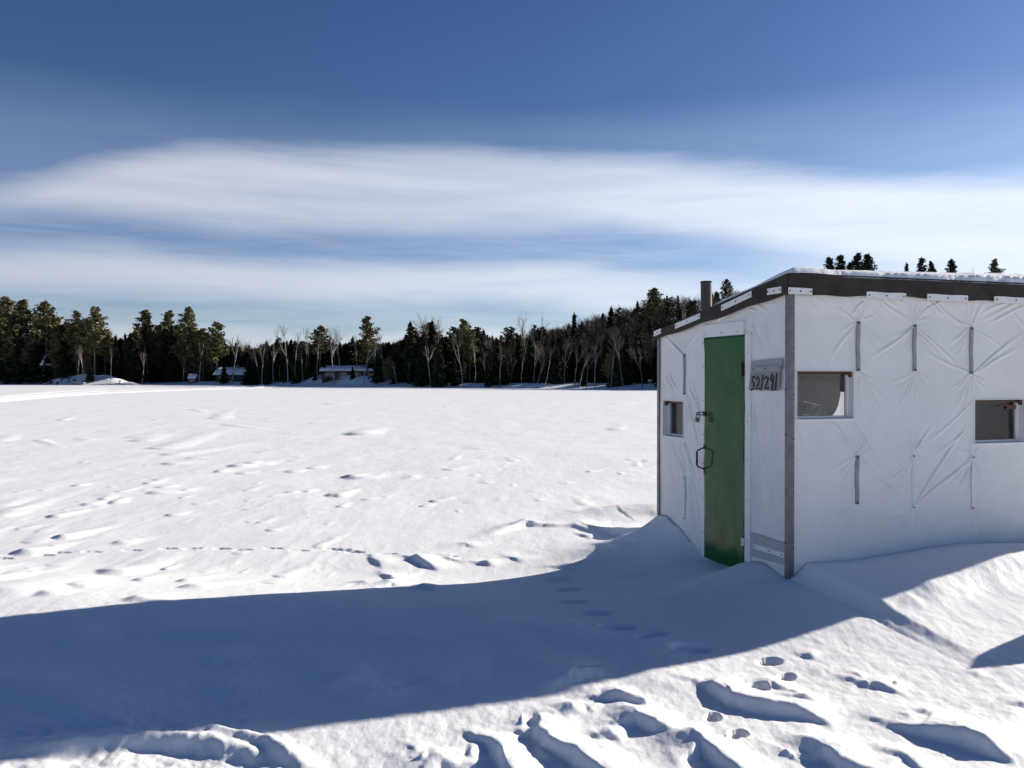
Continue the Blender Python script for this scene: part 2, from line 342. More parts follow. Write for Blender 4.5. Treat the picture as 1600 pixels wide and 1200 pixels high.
    while n < 330:
        Y = math.exp(r.uniform(math.log(6.8), math.log(120))); u = r.uniform(-.75, .75); X = u * Y
        m = float(fbm(np.array([X * .11]), np.array([Y * .05]), 3, 77)[0]) + (.12 if u < -.2 else -.03 if u < .05 else -.14)
        if r.random() > np.clip(.25 + m * 1.7, .02, 1): continue
        n += 1; sc = min(2.2, .55 + Y * .02) * r.uniform(.5, 1.3)
        t, s = hut_local(np.array([X]), np.array([Y]))
        if -.4 < t[0] < 4.5 and -.4 < s[0] < 2.6: continue
        tailed((X, Y), R(83) + r.gauss(0, .2), r.uniform(.4, 1.7) * sc, r.uniform(.07, .26) * sc, r.uniform(.006, .020) * sc, .05 * sc)
    # packed snow-machine trail far out on the left
    for dy, h in ((0, .16), (3.5, .12), (7, .1)):
        P = []
        for px, py in [(-60,632 - dy),(0,627 - dy),(80,620 - dy),(160,615 - dy),(260,611 - dy * .6),(430,605.5 - dy * .3)]: P.append(ground_at(px, py))
        Feat.items.append(('r', np.array(P), np.array([h]*6), 1.0, .9, 1.0))

def snow_height(X, Y):
    z = base_height(X, Y); r = np.hypot(X, Y)
    near = sstep(140, 60, r)
    # soft undulation, elongated along the wind
    z = z + near * (.018 * fbm(X * .55, Y * .28, 2, 3) + .006 * fbm(X * 1.7, Y * .8, 3, 21))
    return z

def build_ground():
    snow_features()
    dense = np.radians(np.arange(-41, 41.001, .1)); rest = np.radians(np.arange(43, 317.1, 2.5))
    az = np.concatenate([dense, rest]); n = len(az)
    rr = [.003, .5]
    while rr[-1] < 900:
        v = rr[-1]; k = .03 if v < 2.3 else .0036 if v < 40 else .0055 if v < 150 else .02; rr.append(v * (1 + k))
    rr = np.array(rr); m = len(rr)
    X = (rr[:, None] * np.sin(az)[None, :]); Y = (rr[:, None] * np.cos(az)[None, :])
    Z = snow_height(X, Y)
    nd = len(dense)
    # wind crust ripples with real relief on dense part (kept off the coarse far sectors)
    ok = np.zeros_like(Z); ok[:, :nd] = 1
    rg = np.abs(fbm(X * 2.6 + .8 * vnoise(X, Y, 8), Y * 1.1, 4, 51)); Z += ok * sstep(60, 12, rr)[:, None] * (.005 * (.35 - rg)) * (.5 + sstep(-.2, .4, fbm(X * .5, Y * .3, 2, 61)))
    Z += ok * sstep(9, 4, rr)[:, None] * .0035 * fbm(X * 16, Y * 13, 3, 71)
    # churned patch bottom left: lumpy
    cm = sstep(-.75, -1.15, X + .25 * (Y - 3.4)) * sstep(4.05, 3.7, Y + .05 * vnoise(X * 6, Y * 6, 2)) * sstep(2.9, 3.2, Y) * ok
    Z += cm * (.012 * fbm(X * 8, Y * 8, 3, 81, .5) + .006 * np.abs(fbm(X * 24, Y * 24, 2, 82)) * sstep(-.1, .4, fbm(X * 3, Y * 3, 2, 83)))
    lr = np.log(rr)
    for f in Feat.items:
        c, rad = feat_radius(f); d = math.hypot(*c)
        if d < 1e-3: continue
        i0 = np.searchsorted(rr, max(.5, d - rad)); i1 = np.searchsorted(rr, d + rad) + 1
        a0 = math.atan2(c[0], c[1]); da = math.asin(min(1, rad / d)) if rad < d else math.pi
        j0 = np.searchsorted(dense, a0 - da); j1 = np.searchsorted(dense, a0 + da)
        if j1 <= j0 or i1 <= i0: continue
        sl = (slice(i0, i1), slice(j0, j1)); Z[sl] += eval_feat(f, X[sl], Y[sl])
    Z += far_height(X, Y)
    V = np.stack([X, Y, Z], -1).reshape(-1, 3)
    ii, jj = np.meshgrid(np.arange(m - 1), np.arange(n), indexing='ij'); j2 = (jj + 1) % n
    Q = np.stack([ii * n + jj, ii * n + j2, (ii + 1) * n + j2, (ii + 1) * n + jj], -1).reshape(-1, 4)[:, ::-1]
    me = np_mesh('snow_field', V, Q)
    o = link('snow_field', me, M['snow']); tag(o, kind='structure'); return o
build_ground()
def gz(x, y): 
    x = np.array([float(x)]); y = np.array([float(y)]); return float((base_height(x, y) + far_height(x, y))[0])

# ------------------------------------------------------------------ the fishing hut (local axes: x along the long side, y along the door side, z up)
ROOF_F, ROOF_B = 2.355, 2.05             # roof edge heights, front and back
def roof_z(y): return ROOF_F + (ROOF_B - ROOF_F) * y / HUT_W
def wall_top(y): return 2.215 + (1.985 - 2.215) * y / HUT_W
def long_pt(px, py):                      # pixel on the long wall -> (x, z)
    k = (px - 800) / F; t = (k * HUT_C.y - HUT_C.x) / (HB[0] - k * HB[1]); Y = HUT_C.y + HB[1] * t
    return t, EYE + (HZ - py) / F * Y
def door_pt(px, py):                      # pixel on the door wall -> (y, z)
    k = (px - 800) / F; s = (k * HUT_C.y - HUT_C.x) / (HA[0] - k * HA[1]); Y = HUT_C.y + HA[1] * s
    return s, EYE + (HZ - py) / F * Y
def creases(U, Z, segs):
    """sum of tapered fold lines in wall coordinates"""
    D = np.zeros_like(U)
    for (u0, z0, u1, z1, w, a) in segs:
        dx, dz = u1 - u0, z1 - z0; L = math.hypot(dx, dz) + 1e-6; dx /= L; dz /= L
        q = (U - u0) * dx + (Z - z0) * dz; v = -(U - u0) * dz + (Z - z0) * dx
        tt = q / L; env = sstep(-.03, .10, tt) * sstep(1.05, .45, tt); ww = w * (.45 + .9 * np.clip(tt, 0, 1))
        v = v + .012 * np.sin(tt * 4 + u0 * 9)
        D += .95 * a * env * (np.exp(-(v / ww) ** 2) - .45 * np.exp(-((v - 1.5 * ww) / ww) ** 2) - .25 * np.exp(-((v + 1.6 * ww) / ww) ** 2))
    return D
def fan(rng, u, z, a0, a1, n, L0, L1, w=.011, a=.006):
    out = []
    for i in range(n):
        t = math.radians(a0 + (a1 - a0) * (i + rng.uniform(.2, .8)) / n); L = rng.uniform(L0, L1)
        out.append((u, z, u + math.cos(t) * L, z + math.sin(t) * L, w * rng.uniform(.7, 1.5), a * rng.uniform(.5, 1.25)))
    return out
def tarp(name, us, zs, top, holes, segs, place, parent, seed, soft=.006):
    """fine grid with fold relief; holes are cut out and hemmed; place(u, z, outward) gives the local point"""
    us = np.unique(np.round(np.concatenate([us, [h[0] for h in holes], [h[1] for h in holes]]), 5)) if holes else us
    zs = np.unique(np.round(np.concatenate([zs, [h[2] for h in holes], [h[3] for h in holes]]), 5)) if holes else zs
    U, S = np.meshgrid(us, zs, indexing='ij'); T = top(U); Zb = zs[0]
    hz = 1.70                                        # rows above this are stretched to follow the eave
    Z = np.where(S > hz, hz + (S - hz) * (T - hz) / (zs[-1] - hz), S)
    D = creases(U, Z, segs) + soft * fbm(U * 1.6 + seed, Z * 1.3, 3, seed) + .0016 * fbm(U * 9, Z * 7, 3, seed + 3)
    D = D * sstep(0, .03, U - us[0]) * sstep(0, .03, us[-1] - U)
    for (a, b, c, d) in holes:
        dd = np.maximum(np.maximum(a - U, U - b), np.maximum(c - Z, Z - d)); D = D * sstep(.0, .045, np.maximum(dd, 0))
    x, y, z = place(U, Z, D); n, m = U.shape; V = np.stack([x, y, z], -1).reshape(-1, 3)
    ii, jj = np.meshgrid(np.arange(n - 1), np.arange(m - 1), indexing='ij')
    uc = (us[ii] + us[ii+1]) / 2; zc = (zs[jj] + zs[jj+1]) / 2; keep = np.ones(ii.shape, bool)
    for (a, b, c, d) in holes: keep &= ~((uc > a) & (uc < b) & (zc > c) & (zc < d))
    Q = np.stack([ii*m+jj, (ii+1)*m+jj, (ii+1)*m+jj+1, ii*m+jj+1], -1)[keep]
    o = link(name, np_mesh(name, V, Q), M['tarp'], parent); return o

HUT = empty('fishing_hut', HUT_C, HUT_R)
tag(HUT, 'white tarp-covered ice fishing hut with green door and dark sloping roof edge', 'hut')
rw = random.Random(3)
Z0 = -.06
W1 = (*[round(v, 4) for v in (.0596, .5555)], 1.292, 1.647); W2 = (1.711, 2.215, 1.076, 1.422); W3 = (1.594, 1.985, 1.045, 1.377)
def eave_long(U): return 2.235 + .012 * np.sin(U * 3.1) * np.sin(U * 10.4) + 0 * U
def eave_door(U): return wall_top(U) + .03 + .01 * np.sin(U * 7)
# fastener positions
bat_long = []
for px, y0, y1, kind in [(1340,502,580,'g'),(1428,507,580,'g'),(1516.5,511,584,'g'),(1339,712,788,'g'),(1427,710,795,'w'),(1520,712,796,'w')]:
    t, za = long_pt(px, y0); _, zb = long_pt(px, y1); bat_long.append((t, zb, za, kind))
for t in (2.62, 3.05, 3.5): bat_long += [(t, 1.64, 2.0, 'g'), (t, .56, .97, 'w')]
bat_door = []
for px, y0, y1, kind in [(1070,553,617,'g'),(1070,745,812,'w')]:
    s_, za = door_pt(px, y0); _, zb = door_pt(px, y1); bat_door.append((s_, zb, za, kind))
segs = []
for (t, zb, za, k) in bat_long:
    segs += fan(rw, t, za, 15, 165, 8, .10, .28) + fan(rw, t, zb, 195, 345, 8, .12, .42) + fan(rw, t, za, -70, -25, 3, .2, .45, .013, .006) + fan(rw, t, za, 205, 250, 3, .2, .45, .013, .006)
def LS(p, q, w=.014, a=.008):
    A = long_pt(*p); B = long_pt(*q); segs.append((*A, *B, w, a))
for p, q in [((1424,512),(1355,566)),((1432,515),(1512,582)),((1430,520),(1490,575)),((1514,584),(1440,545)),((1516,586),(1600,520)),((1518,586),(1600,540)),((1517,588),(1545,618)),((1345,716),(1424,792)),((1347,722),(1420,788)),((1428,794),(1540,700)),((1428,795),(1525,640)),((1340,710),(1280,640)),((1342,582),(1410,690)),
             ((1342,582),(1392,670)),((1430,708),(1462,655)),((1521,712),(1500,770)),((1521,712),(1540,770)),((1523,625),(1440,700)),((1523,660),(1450,720)),((1520,690),(1505,760)),((1246,657),(1280,760)),((1262,660),(1300,745)),((1300,658),(1336,708)),((1330,657),(1400,760)),((1348,470),(1330,498)),((1375,468),(1420,505)),((1445,470),(1480,495)),((1455,470),(1505,508)),((1470,470),(1422,505)),((1600,470),(1530,500)),((1600,480),(1540,505)),((1570,472),(1525,497))]:
    LS(p, q, .013, rw.uniform(.006, .011))
for i in range(10): LS((1262 + i * 15, 463), (1282 + i * 15, 492 + rw.uniform(-6, 8)), .012, .005)
for i in range(14): LS((1246 + i * 9, rw.uniform(480, 540)), (1262 + i * 9, rw.uniform(560, 600)), .014, .003)
for i in range(16):
    t = rw.uniform(2.2, 3.8); z = rw.uniform(.6, 2.0); an = math.radians(rw.choice([-50, -125, 40, 130]) + rw.uniform(-15, 15)); segs.append((t, z, t + .5 * math.cos(an), z + .5 * math.sin(an), .014, .008))
tarp('long_wall', np.linspace(.0, HUT_L, 520), np.linspace(Z0, 2.20, 300), eave_long, [W1, W2], segs, lambda u, z, d: (u, -d - .012 * np.exp(-((z - 2.2) / .1) ** 2), z), HUT, 3)
segs = []
for (s_, zb, za, k) in bat_door:
    segs += fan(rw, s_, za, 20, 160, 7, .12, .3) + fan(rw, s_, zb, 200, 340, 9, .2, .5)
def DS(p, q, w=.013, a=.008):
    A = door_pt(*p); B = door_pt(*q); segs.append((*A, *B, w, a))
for p, q in [((1070,553),(1036,527)),((1070,553),(1040,535)),((1071,552),(1093,510)),((1093,640),(1075,600)),((1094,640),(1080,590)),((1094,646),(1078,610)),((1072,620),(1090,660)),((1073,625),(1098,720)),((1072,630),(1092,700)),((1074,690),(1085,800)),((1062,688),(1072,745)),((1068,690),(1092,760)),((1050,688),(1066,740)),((1075,750),(1092,860)),((1080,740),(1098,840)),((1033,590),(1042,626)),((1040,585),(1055,626)),((1046,580),(1060,620)),
             ((1170,480),(1182,492)),((1175,470),(1192,488)),((1180,468),(1200,492)),((1175,640),(1200,760)),((1180,630),(1190,820)),((1192,620),(1205,830)),((1205,620),(1212,840)),((1214,615),(1218,800)),((1172,690),(1195,840)),((1174,720),(1186,830)),((1176,500),(1190,560)),((1196,500),(1204,565)),((1110,505),(1165,470)),((1120,500),(1150,478)),((1172,850),(1180,870))]:
    DS(p, q, .013, rw.uniform(.006, .011))
for i in range(18): 
    x = rw.choice([rw.uniform(1174, 1222), rw.uniform(1034, 1098)]); y = rw.uniform(560, 800); DS((x, y), (x + rw.uniform(-3, 9), y + rw.uniform(50, 120)), .010, .005)
DOOR = (.575, 1.197, .03, 1.945)
tarp('door_wall', np.linspace(0, HUT_W, 270), np.linspace(Z0, 2.20, 300), eave_door, [W3, DOOR], segs, lambda u, z, d: (-d, u, z), HUT, 5)
# back wall with the opening whose daylight shows through the front window, and the far end wall
WB = (1.70, 2.50, .95, 1.45)
tarp('back_wall', np.linspace(0, HUT_L, 90), np.linspace(Z0, 2.20, 60), lambda U: 1.985 + 0 * U, [WB], [], lambda u, z, d: (u, HUT_W + d, z), HUT, 7)
tarp('end_wall', np.linspace(0, HUT_W, 60), np.linspace(Z0, 2.20, 60), lambda U: wall_top(U), [], [], lambda u, z, d: (HUT_L + d, u, z), HUT, 9)
# inner sheeting makes the inside dim, floor included
m = MB(); e = .075
def inner(a0, a1, holes, f):          # rectangle with holes -> strips
    xs = sorted({a0, a1, *[h[0] for h in holes], *[h[1] for h in holes]}); zs = sorted({.06, 1.93, *[h[2] for h in holes], *[h[3] for h in holes]})
    for i in range(len(xs) - 1):
        for j in range(len(zs) - 1):
            xc, zc = (xs[i] + xs[i+1]) / 2, (zs[j] + zs[j+1]) / 2
            if any(h[0] < xc < h[1] and h[2] < zc < h[3] for h in holes): continue
            m.add([f(xs[i], zs[j]), f(xs[i+1], zs[j]), f(xs[i+1], zs[j+1]), f(xs[i], zs[j+1])], [(0, 1, 2, 3)])
inner(e, HUT_L - e, [W1, W2], lambda u, z: (u, e, z)); inner(e, HUT_W - e, [W3], lambda u, z: (e, u, z))
inner(e, HUT_L - e, [WB], lambda u, z: (u, HUT_W - e, z)); inner(e, HUT_W - e, [], lambda u, z: (HUT_L - e, u, z))
m.add([(e, e, .06), (HUT_L - e, e, .06), (HUT_L - e, HUT_W - e, .06), (e, HUT_W - e, .06)], [(0, 1, 2, 3)])
m.add([(e, e, 1.93), (HUT_L - e, e, 1.93), (HUT_L - e, HUT_W - e, 1.93), (e, HUT_W - e, 1.93)], [(0, 1, 2, 3)])
m.build('lining', M['inside'], HUT)

# windows: white reveal with a raw wood head, plastic pane set back
def window(rect, f, wood_side, parent, extra=None):
    a, b, c, d = rect; dp = .072; fr = MB()
    P = lambda u, z, w: f(u, z, w)
    o = [(a, c), (b, c), (b, d), (a, d)]
    i_ = [(a + .004, c + .012), (b - .006, c + .012), (b - .006, d - .006), (a + .004, d - .006)]
    for k in range(4):
        k2 = (k + 1) % 4; mi = 1 if k == 2 else 0
        fr.add([P(*o[k], -.001), P(*o[k2], -.001), P(*i_[k2], dp), P(*i_[k], dp)], [(0, 1, 2, 3)], mi)
    # stop strips round the pane (wood at the head and one jamb, white below)
    w = .018
    def bar(u0, u1, z0, z1, mi):
        vs = [P(u, z, q) for q in (dp - .022, dp + .004) for (u, z) in ((u0, z0), (u1, z0), (u1, z1), (u0, z1))]
        fr.add(vs, [(0,1,2,3),(7,6,5,4),(0,4,5,1),(1,5,6,2),(2,6,7,3),(3,7,4,0)], mi)
    bar(a + .003, b - .003, d - w - .004, d - .004, 1); bar(a + .002, a + w, c + .004, d - w - .006, 0); bar(b - w, b - .003, c + .004, d - w - .006, wood_side); bar(a + w + .002, b - w - .002, c + .004, c + .02, 0)
    # chamfered wooden corner blocks
    for (u, s_) in ((a + .003, 1), (b - .003, -1)):
        vs = [P(u, d - .003, q) for q in (.012, dp - .025)] + [P(u + s_ * .03, d - .003, q) for q in (.012, dp - .025)] + [P(u, d - .045, q) for q in (.012, dp - .025)]
        fr.add(vs, [(0, 2, 4), (1, 5, 3), (2, 3, 5, 4), (0, 1, 3, 2), (0, 4, 5, 1)], 1)
    # thin hem round the opening
    h = .007
    for (u0, u1, z0, z1) in ((a - h, b + h, d, d + h), (a - h, b + h, c - h, c), (a - h, a, c, d), (b, b + h, c, d)):
        vs = [P(u, z, q) for q in (-.006, .002) for (u, z) in ((u0, z0), (u1, z0), (u1, z1), (u0, z1))]
        fr.add(vs, [(0,1,2,3),(7,6,5,4),(0,4,5,1),(1,5,6,2),(2,6,7,3),(3,7,4,0)], 0)
    win = fr.build('window', [M['tarp'], M['wood']], parent)
    pn = MB(); vs = [P(u, z, q) for q in (dp - .004, dp - .001) for (u, z) in i_]
    pn.add(vs, [(0,1,2,3),(7,6,5,4),(0,4,5,1),(1,5,6,2),(2,6,7,3),(3,7,4,0)]); 
    if extra: extra(pn)
    pn.build('pane', [M['pane'], M['scratch']], win); return win
rs_ = random.Random(4)
def scr(sc_, u0, z0, u1, z1, w):
    d = Vector((u1 - u0, z1 - z0)); n_ = Vector((-d.y, d.x)).normalized() * w
    q = [(u0 + n_.x, z0 + n_.y), (u0 - n_.x, z0 - n_.y), (u1 - n_.x * .3, z1 - n_.y * .3), (u1 + n_.x * .3, z1 + n_.y * .3)]
    sc_.add([(u, .0665, z) for u, z in q] + [(u, .0675, z) for u, z in q], [(0, 1, 2, 3), (7, 6, 5, 4), (0, 4, 5, 1), (1, 5, 6, 2), (2, 6, 7, 3), (3, 7, 4, 0)], 1)
def scratches(m_):
    for k in range(5): u = .17 + .03 * k; scr(m_, u, 1.423 - .006 * k, u + .034, 1.420 - .006 * (k + 1) - .001 * k, .0016 if k else .0028)
    for k in range(14): u = rs_.uniform(.17, .45); z = rs_.uniform(1.33, 1.40); scr(m_, u, z, u + rs_.uniform(.003, .008), z + rs_.uniform(-.004, .004), rs_.uniform(.0012, .0028))
    scr(m_, .16, 1.322, .30, 1.317, .0022); scr(m_, .27, 1.330, .33, 1.322, .0016); scr(m_, .36, 1.335, .345, 1.322, .002)
FL = lambda u, z, q: (u, q, z); FD = lambda u, z, q: (q, u, z)
w1 = window(W1, FL, 0, HUT, scratches); tag(w1, 'window with scratched plastic pane nearest the corner post')
# rounded sheet hung behind the first pane leaves only its lower right corner open
sh = MB(); a, b, c, d = W1; n = 14; r1 = .12; pts = []
for (cx, cz, a0, rr_) in ((b - .025 - .30, d - .05 - .10, 0, None),):
    pass
def arc(cx, cz, rx, rz, a0, a1): return [(cx + rx * math.cos(math.radians(a0 + (a1 - a0) * i / n)), cz + rz * math.sin(math.radians(a0 + (a1 - a0) * i / n))) for i in range(n + 1)]
pts = [(a - .05, c - .05)] + arc(b - .20, c + .20, .150, .215, -90, 0) + arc(b - .15, d - .19, .10, .11, 0, 90) + arc(a + .12, d - .14, .12, .09, 90, 180) + [(a - .05, d - .14)]
sh.add([(u, .082, z) for u, z in pts] + [(u, .085, z) for u, z in pts], [tuple(range(len(pts)))[::-1], tuple(range(len(pts), 2 * len(pts)))])
sh.build('curtain', M['curtain'], w1)
w2 = window(W2, FL, 0, HUT); tag(w2, 'window at the right edge with dark inside and a red strap')
rd = MB(); rd.tube([(2.02, .058, 1.372), (2.10, .056, 1.374), (2.192, .058, 1.368)], .006, 8); rd.box((2.10, .052, 1.346), (2.19, .062, 1.366)); rd.build('strap', M['red'], w2)
cb = MB(); cb.tube([(1.75, .11, 1.40), (1.86, .11, 1.378), (1.98, .11, 1.362), (2.08, .11, 1.352)], .003, 6); cb.build('cord', M['black'], w2)
w3 = window(W3, FD, 0, HUT); tag(w3, 'small window left of the green door')
cu = MB(); n = 20
for i in range(n): 
    y0 = 1.56 + .25 * i / n; y1 = 1.56 + .25 * (i + 1) / n; x0 = .10 + .012 * math.sin(i * 1.1); x1 = .10 + .012 * math.sin((i + 1) * 1.1)
    cu.add([(x0, y0, .98), (x1, y1, .98), (x1, y1, 1.34), (x0, y0, 1.34)], [(0, 1, 2, 3)], 0, True)
cu.build('curtain', M['inside'], w3)
rod = MB(); rod.tube([(.095, 1.50, 1.335), (.095, 2.0, 1.335)], .006, 8); rod.build('curtain_rod', M['plate'], w3)

# door: one slightly buckled green sheet
us = np.linspace(DOOR[0], DOOR[1], 40); zs = np.linspace(DOOR[2] - .0, DOOR[3], 110); U, Zd = np.meshgrid(us, zs, indexing='ij')
Db = .0075 * fbm(U * 2.6, Zd * 1.5, 2, 91) + .0035 * np.sin(Zd * 5 + U * 3) + .0012 * fbm(U * 9, Zd * 7, 2, 95)
edge = .004 * np.sin(Zd * 11) + .004 * np.sin(Zd * 23 + 1)
Ue = U + edge * ((U - us[0]) / (us[-1] - us[0]) * 2 - 1)
Ze = Zd + np.where(Zd < .09, 1, 0) * np.clip((us[0] + .07 - U) / .07, 0, 1) * .05
Vd = np.stack([-.012 - Db, Ue, Ze], -1).reshape(-1, 3); nn, mm = U.shape
ii, jj = np.meshgrid(np.arange(nn - 1), np.arange(mm - 1), indexing='ij'); Qd = np.stack([ii*mm+jj, ii*mm+jj+1, (ii+1)*mm+jj+1, (ii+1)*mm+jj], -1).reshape(-1, 4)
door = link('door', np_mesh('door', Vd, Qd), M['green'], HUT); so = door.modifiers.new('thick', 'SOLIDIFY'); so.thickness = .012; so.offset = -1
tag(door, 'tall narrow green metal door')
# pull handle standing out from the left door edge
h = MB(); hy, hz0, hz1 = 1.185, door_pt(1104, 731)[1], door_pt(1104, 701)[1]
h.tube([(-.015, hy, hz0 - .012), (-.045, hy, hz0 - .002), (-.082, hy, hz0 + .012), (-.092, hy, hz0 + .03), (-.092, hy, hz1 - .03), (-.082, hy, hz1 - .012), (-.045, hy, hz1 + .002), (-.015, hy, hz1 + .012)], [.006, .006, .007, .009, .009, .007, .006, .006], 8)
h.box((-.022, hy - .012, hz0 - .05), (-.011, hy + .012, hz0 + .002)); h.box((-.022, hy - .012, hz1 - .002), (-.011, hy + .012, hz1 + .04))
h.build('handle', M['black'], door)
for (pa, pb, mt) in (((1163, 587), (1163, 566), 'black'), ((1164, 853), (1164, 840), 'white_hinge')):
    y_, z0_ = door_pt(*pa); _, z1_ = door_pt(*pb); g = MB(); g.tube([(-.022, y_, z0_), (-.022, y_, z1_)], .009, 8); g.tube([(-.022, y_, z0_ - .012), (-.022, y_, z0_)], .006, 6, 1); g.tube([(-.022, y_, z1_), (-.022, y_, z1_ + .012)], .006, 6, 1)
    g.box((-.018, y_ - .02, z0_ + .006), (-.0125, y_ + .02, z1_ - .006), 0); g.build('hinge', [M[mt], M['black']], door)
hs = MB(); y_, z_ = door_pt(1102, 645)
hs.box((-.02, y_ - .03, z_ - .03), (-.013, y_ + .004, z_ + .012)); hs.tube([(-.016, y_ - .005, z_ + .004), (-.06, y_, z_ + .006), (-.085, y_, z_ + .002), (-.088, y_, z_ - .012), (-.075, y_, z_ - .018), (-.016, y_ - .005, z_ - .016)], .0042, 8); hs.build('hasp', M['black'], door)
# white trim boards round the door
tr = MB()
for (y0, y1, z0, z1, th) in ((.495, .572, .12, 1.95, .011), (1.20, 1.255, .03, 1.95, .010)):
    tr.box((-th, y0, z0), (.006, y1, z1))
ya, za = door_pt(1165, 507); yb, zb = door_pt(1098, 514)
tr.box((-.016, .585, 1.948), (.004, 1.235, 2.055))
for (y0, z0) in [(.535, z) for z in (.3, .62, .95, 1.25, 1.52, 1.80)] + [(1.222, z) for z in (.25, .55, .85, 1.1, 1.4, 1.7, 1.9)]: tr.disc((-.0105, y0, z0), (-1, 0, 0), .005, .003, 6, 1)
for y0 in (.68, .92, 1.18): tr.disc((-.016, y0, 1.975), (-1, 0, 0), .005, .003, 6, 1)
tr.build('door_trim', [M['plate'], M['screw']], HUT)

# straps screwed over the tarp
def strap(f, u, zb, za, kind):
    b_ = MB(); w = .0165 if kind == 'g' else .013; n = 10; vs = []
    for i in range(n + 1):
        z = zb + (za - zb) * i / n; bul = (.012 if kind == 'g' else .008); uu = u + .003 * math.sin(i * .9)
        for (du, q) in ((-w, 0), (-w * .8, -bul), (w * .8, -bul), (w, 0)): vs.append(f(uu + du, z, q))
    fs = [(i*4+k, i*4+k+1, (i+1)*4+k+1, (i+1)*4+k) for i in range(n) for k in range(3)] + [(0, 1, 2, 3)[::-1], tuple(4*n + k for k in range(4))]
    b_.add(vs, fs)
    for z in (zb + .012, za - .012):
        c0 = Vector(f(u, z, -.011)); n_ = Vector(f(u, z, -1)) - Vector(f(u, z, 0)); b_.disc(c0, n_, .0085 if kind == 'g' else .006, .004, 8, 1)
    o = b_.build('strap', [M['batten'] if kind == 'g' else M['plate'], M['screw']], HUT); return o
for b_ in bat_long: strap(FL, *b_)
for b_ in bat_door: strap(FD, *b_)

# perforated steel posts at the corners
def post(x, y, sx, sy, name='corner_post', w=.046, holes=True):
    p = MB(); t = .005; zt = wall_top(y) + .01 if y < 1 else 2.0
    zb = .02
    p.box((x - sx * t, y + (-sy * t if sy > 0 else -w), zb), (x + sx * 0 + (w - t if sx > 0 else 0), y + (0 if sy > 0 else 0), zt)) if False else None
    # leg along the long wall and leg along the door wall
    p.box((x - .006, y - .016, zb), (x + w * .62, y - .010, zt)); p.box((x - .016, y - .016, zb), (x - .0061, y + w * .8, zt))
    if holes:
        z = zb + .05
        while z < zt - .04:
            p.disc((x + .014, y - .0155, z), (0, -1, 0), .0038, .001, 6, 1); p.disc((x - .0155, y + .012, z), (-1, 0, 0), .0038, .001, 6, 1); z += .042
        for z in (.35, .75, 1.15, 1.48, 1.82):
            p.disc((x + .022, y - .0155, z), (0, -1, 0), .006, .004, 6, 2); p.disc((x - .0155, y + .028, z + .03), (-1, 0, 0), .006, .004, 6, 2)
    p.build(name, [M['steel'], M['hole'], M['screw']], HUT)
post(0, 0, 1, 1)
p = MB(); p.box((-.014, HUT_W - .03, .02), (-.008, HUT_W + .012, 1.99)); p.box((-.008, HUT_W + .006, .02), (.04, HUT_W + .012, 1.99)); p.build('corner_post', [M['steel']], HUT)
p = MB(); p.box((HUT_L - .04, -.016, .02), (HUT_L + .012, -.010, 2.2)); p.box((HUT_L + .006, -.009, .02), (HUT_L + .012, .04, 2.2)); p.build('corner_post', [M['steel']], HUT)

# roof slab and its dark turned-down edge
rf = MB(); o_ = .03
vs = [(-o_, -o_, roof_z(-o_)), (HUT_L + o_, -o_, roof_z(-o_)), (HUT_L + o_, HUT_W + o_, roof_z(HUT_W + o_)), (-o_, HUT_W + o_, roof_z(HUT_W + o_))]
rf.add(vs + [(x, y, z - .03) for x, y, z in vs], [(0, 1, 2, 3), (7, 6, 5, 4), (0, 4, 5, 1), (1, 5, 6, 2), (2, 6, 7, 3), (3, 7, 4, 0)])
roof = rf.build('roof', M['fascia'], HUT)
fa = MB()
def skirt(pts_top, drops, nrm):
    vs = []; n = len(pts_top)
    for (p, dz) in zip(pts_top, drops):
        p = Vector(p); q = Vector(nrm) * .006; vs += [p + q, p + q - Vector((0, 0, dz)), p - q - Vector((0, 0, dz)), p - q]
    fs = []
    for i in range(n - 1):
        for k in range(4): fs.append((i*4+k, i*4+(k+1)%4, (i+1)*4+(k+1)%4, (i+1)*4+k))
    fs += [(3, 2, 1, 0), tuple(4*(n-1)+k for k in range(4))]; fa.add(vs, fs)
xs = np.linspace(-o_ - .008, HUT_L + o_ + .008, 60); skirt([(x, -o_ - .008, roof_z(-o_) + .002) for x in xs], [.150 + .006 * math.sin(x * 5) + .004 * math.sin(x * 17) for x in xs], (0, -1, 0))
ys = np.linspace(-o_ - .001, HUT_W + o_, 30); skirt([(-o_ - .008, y, roof_z(y) + .002) for y in ys], [.145 - .03 * y + .006 * math.sin(y * 9) for y in ys], (-1, 0, 0))
skirt([(HUT_L + o_ + .008, y, roof_z(y) + .002) for y in ys], [.145 - .03 * y for y in ys], (1, 0, 0))
skirt([(x, HUT_W + o_ + .008, roof_z(HUT_W + o_) + .002) for x in xs[1:-1]], [.08] * (len(xs) - 2), (0, 1, 0))
fa.build('roof_edging', M['fascia'], HUT)
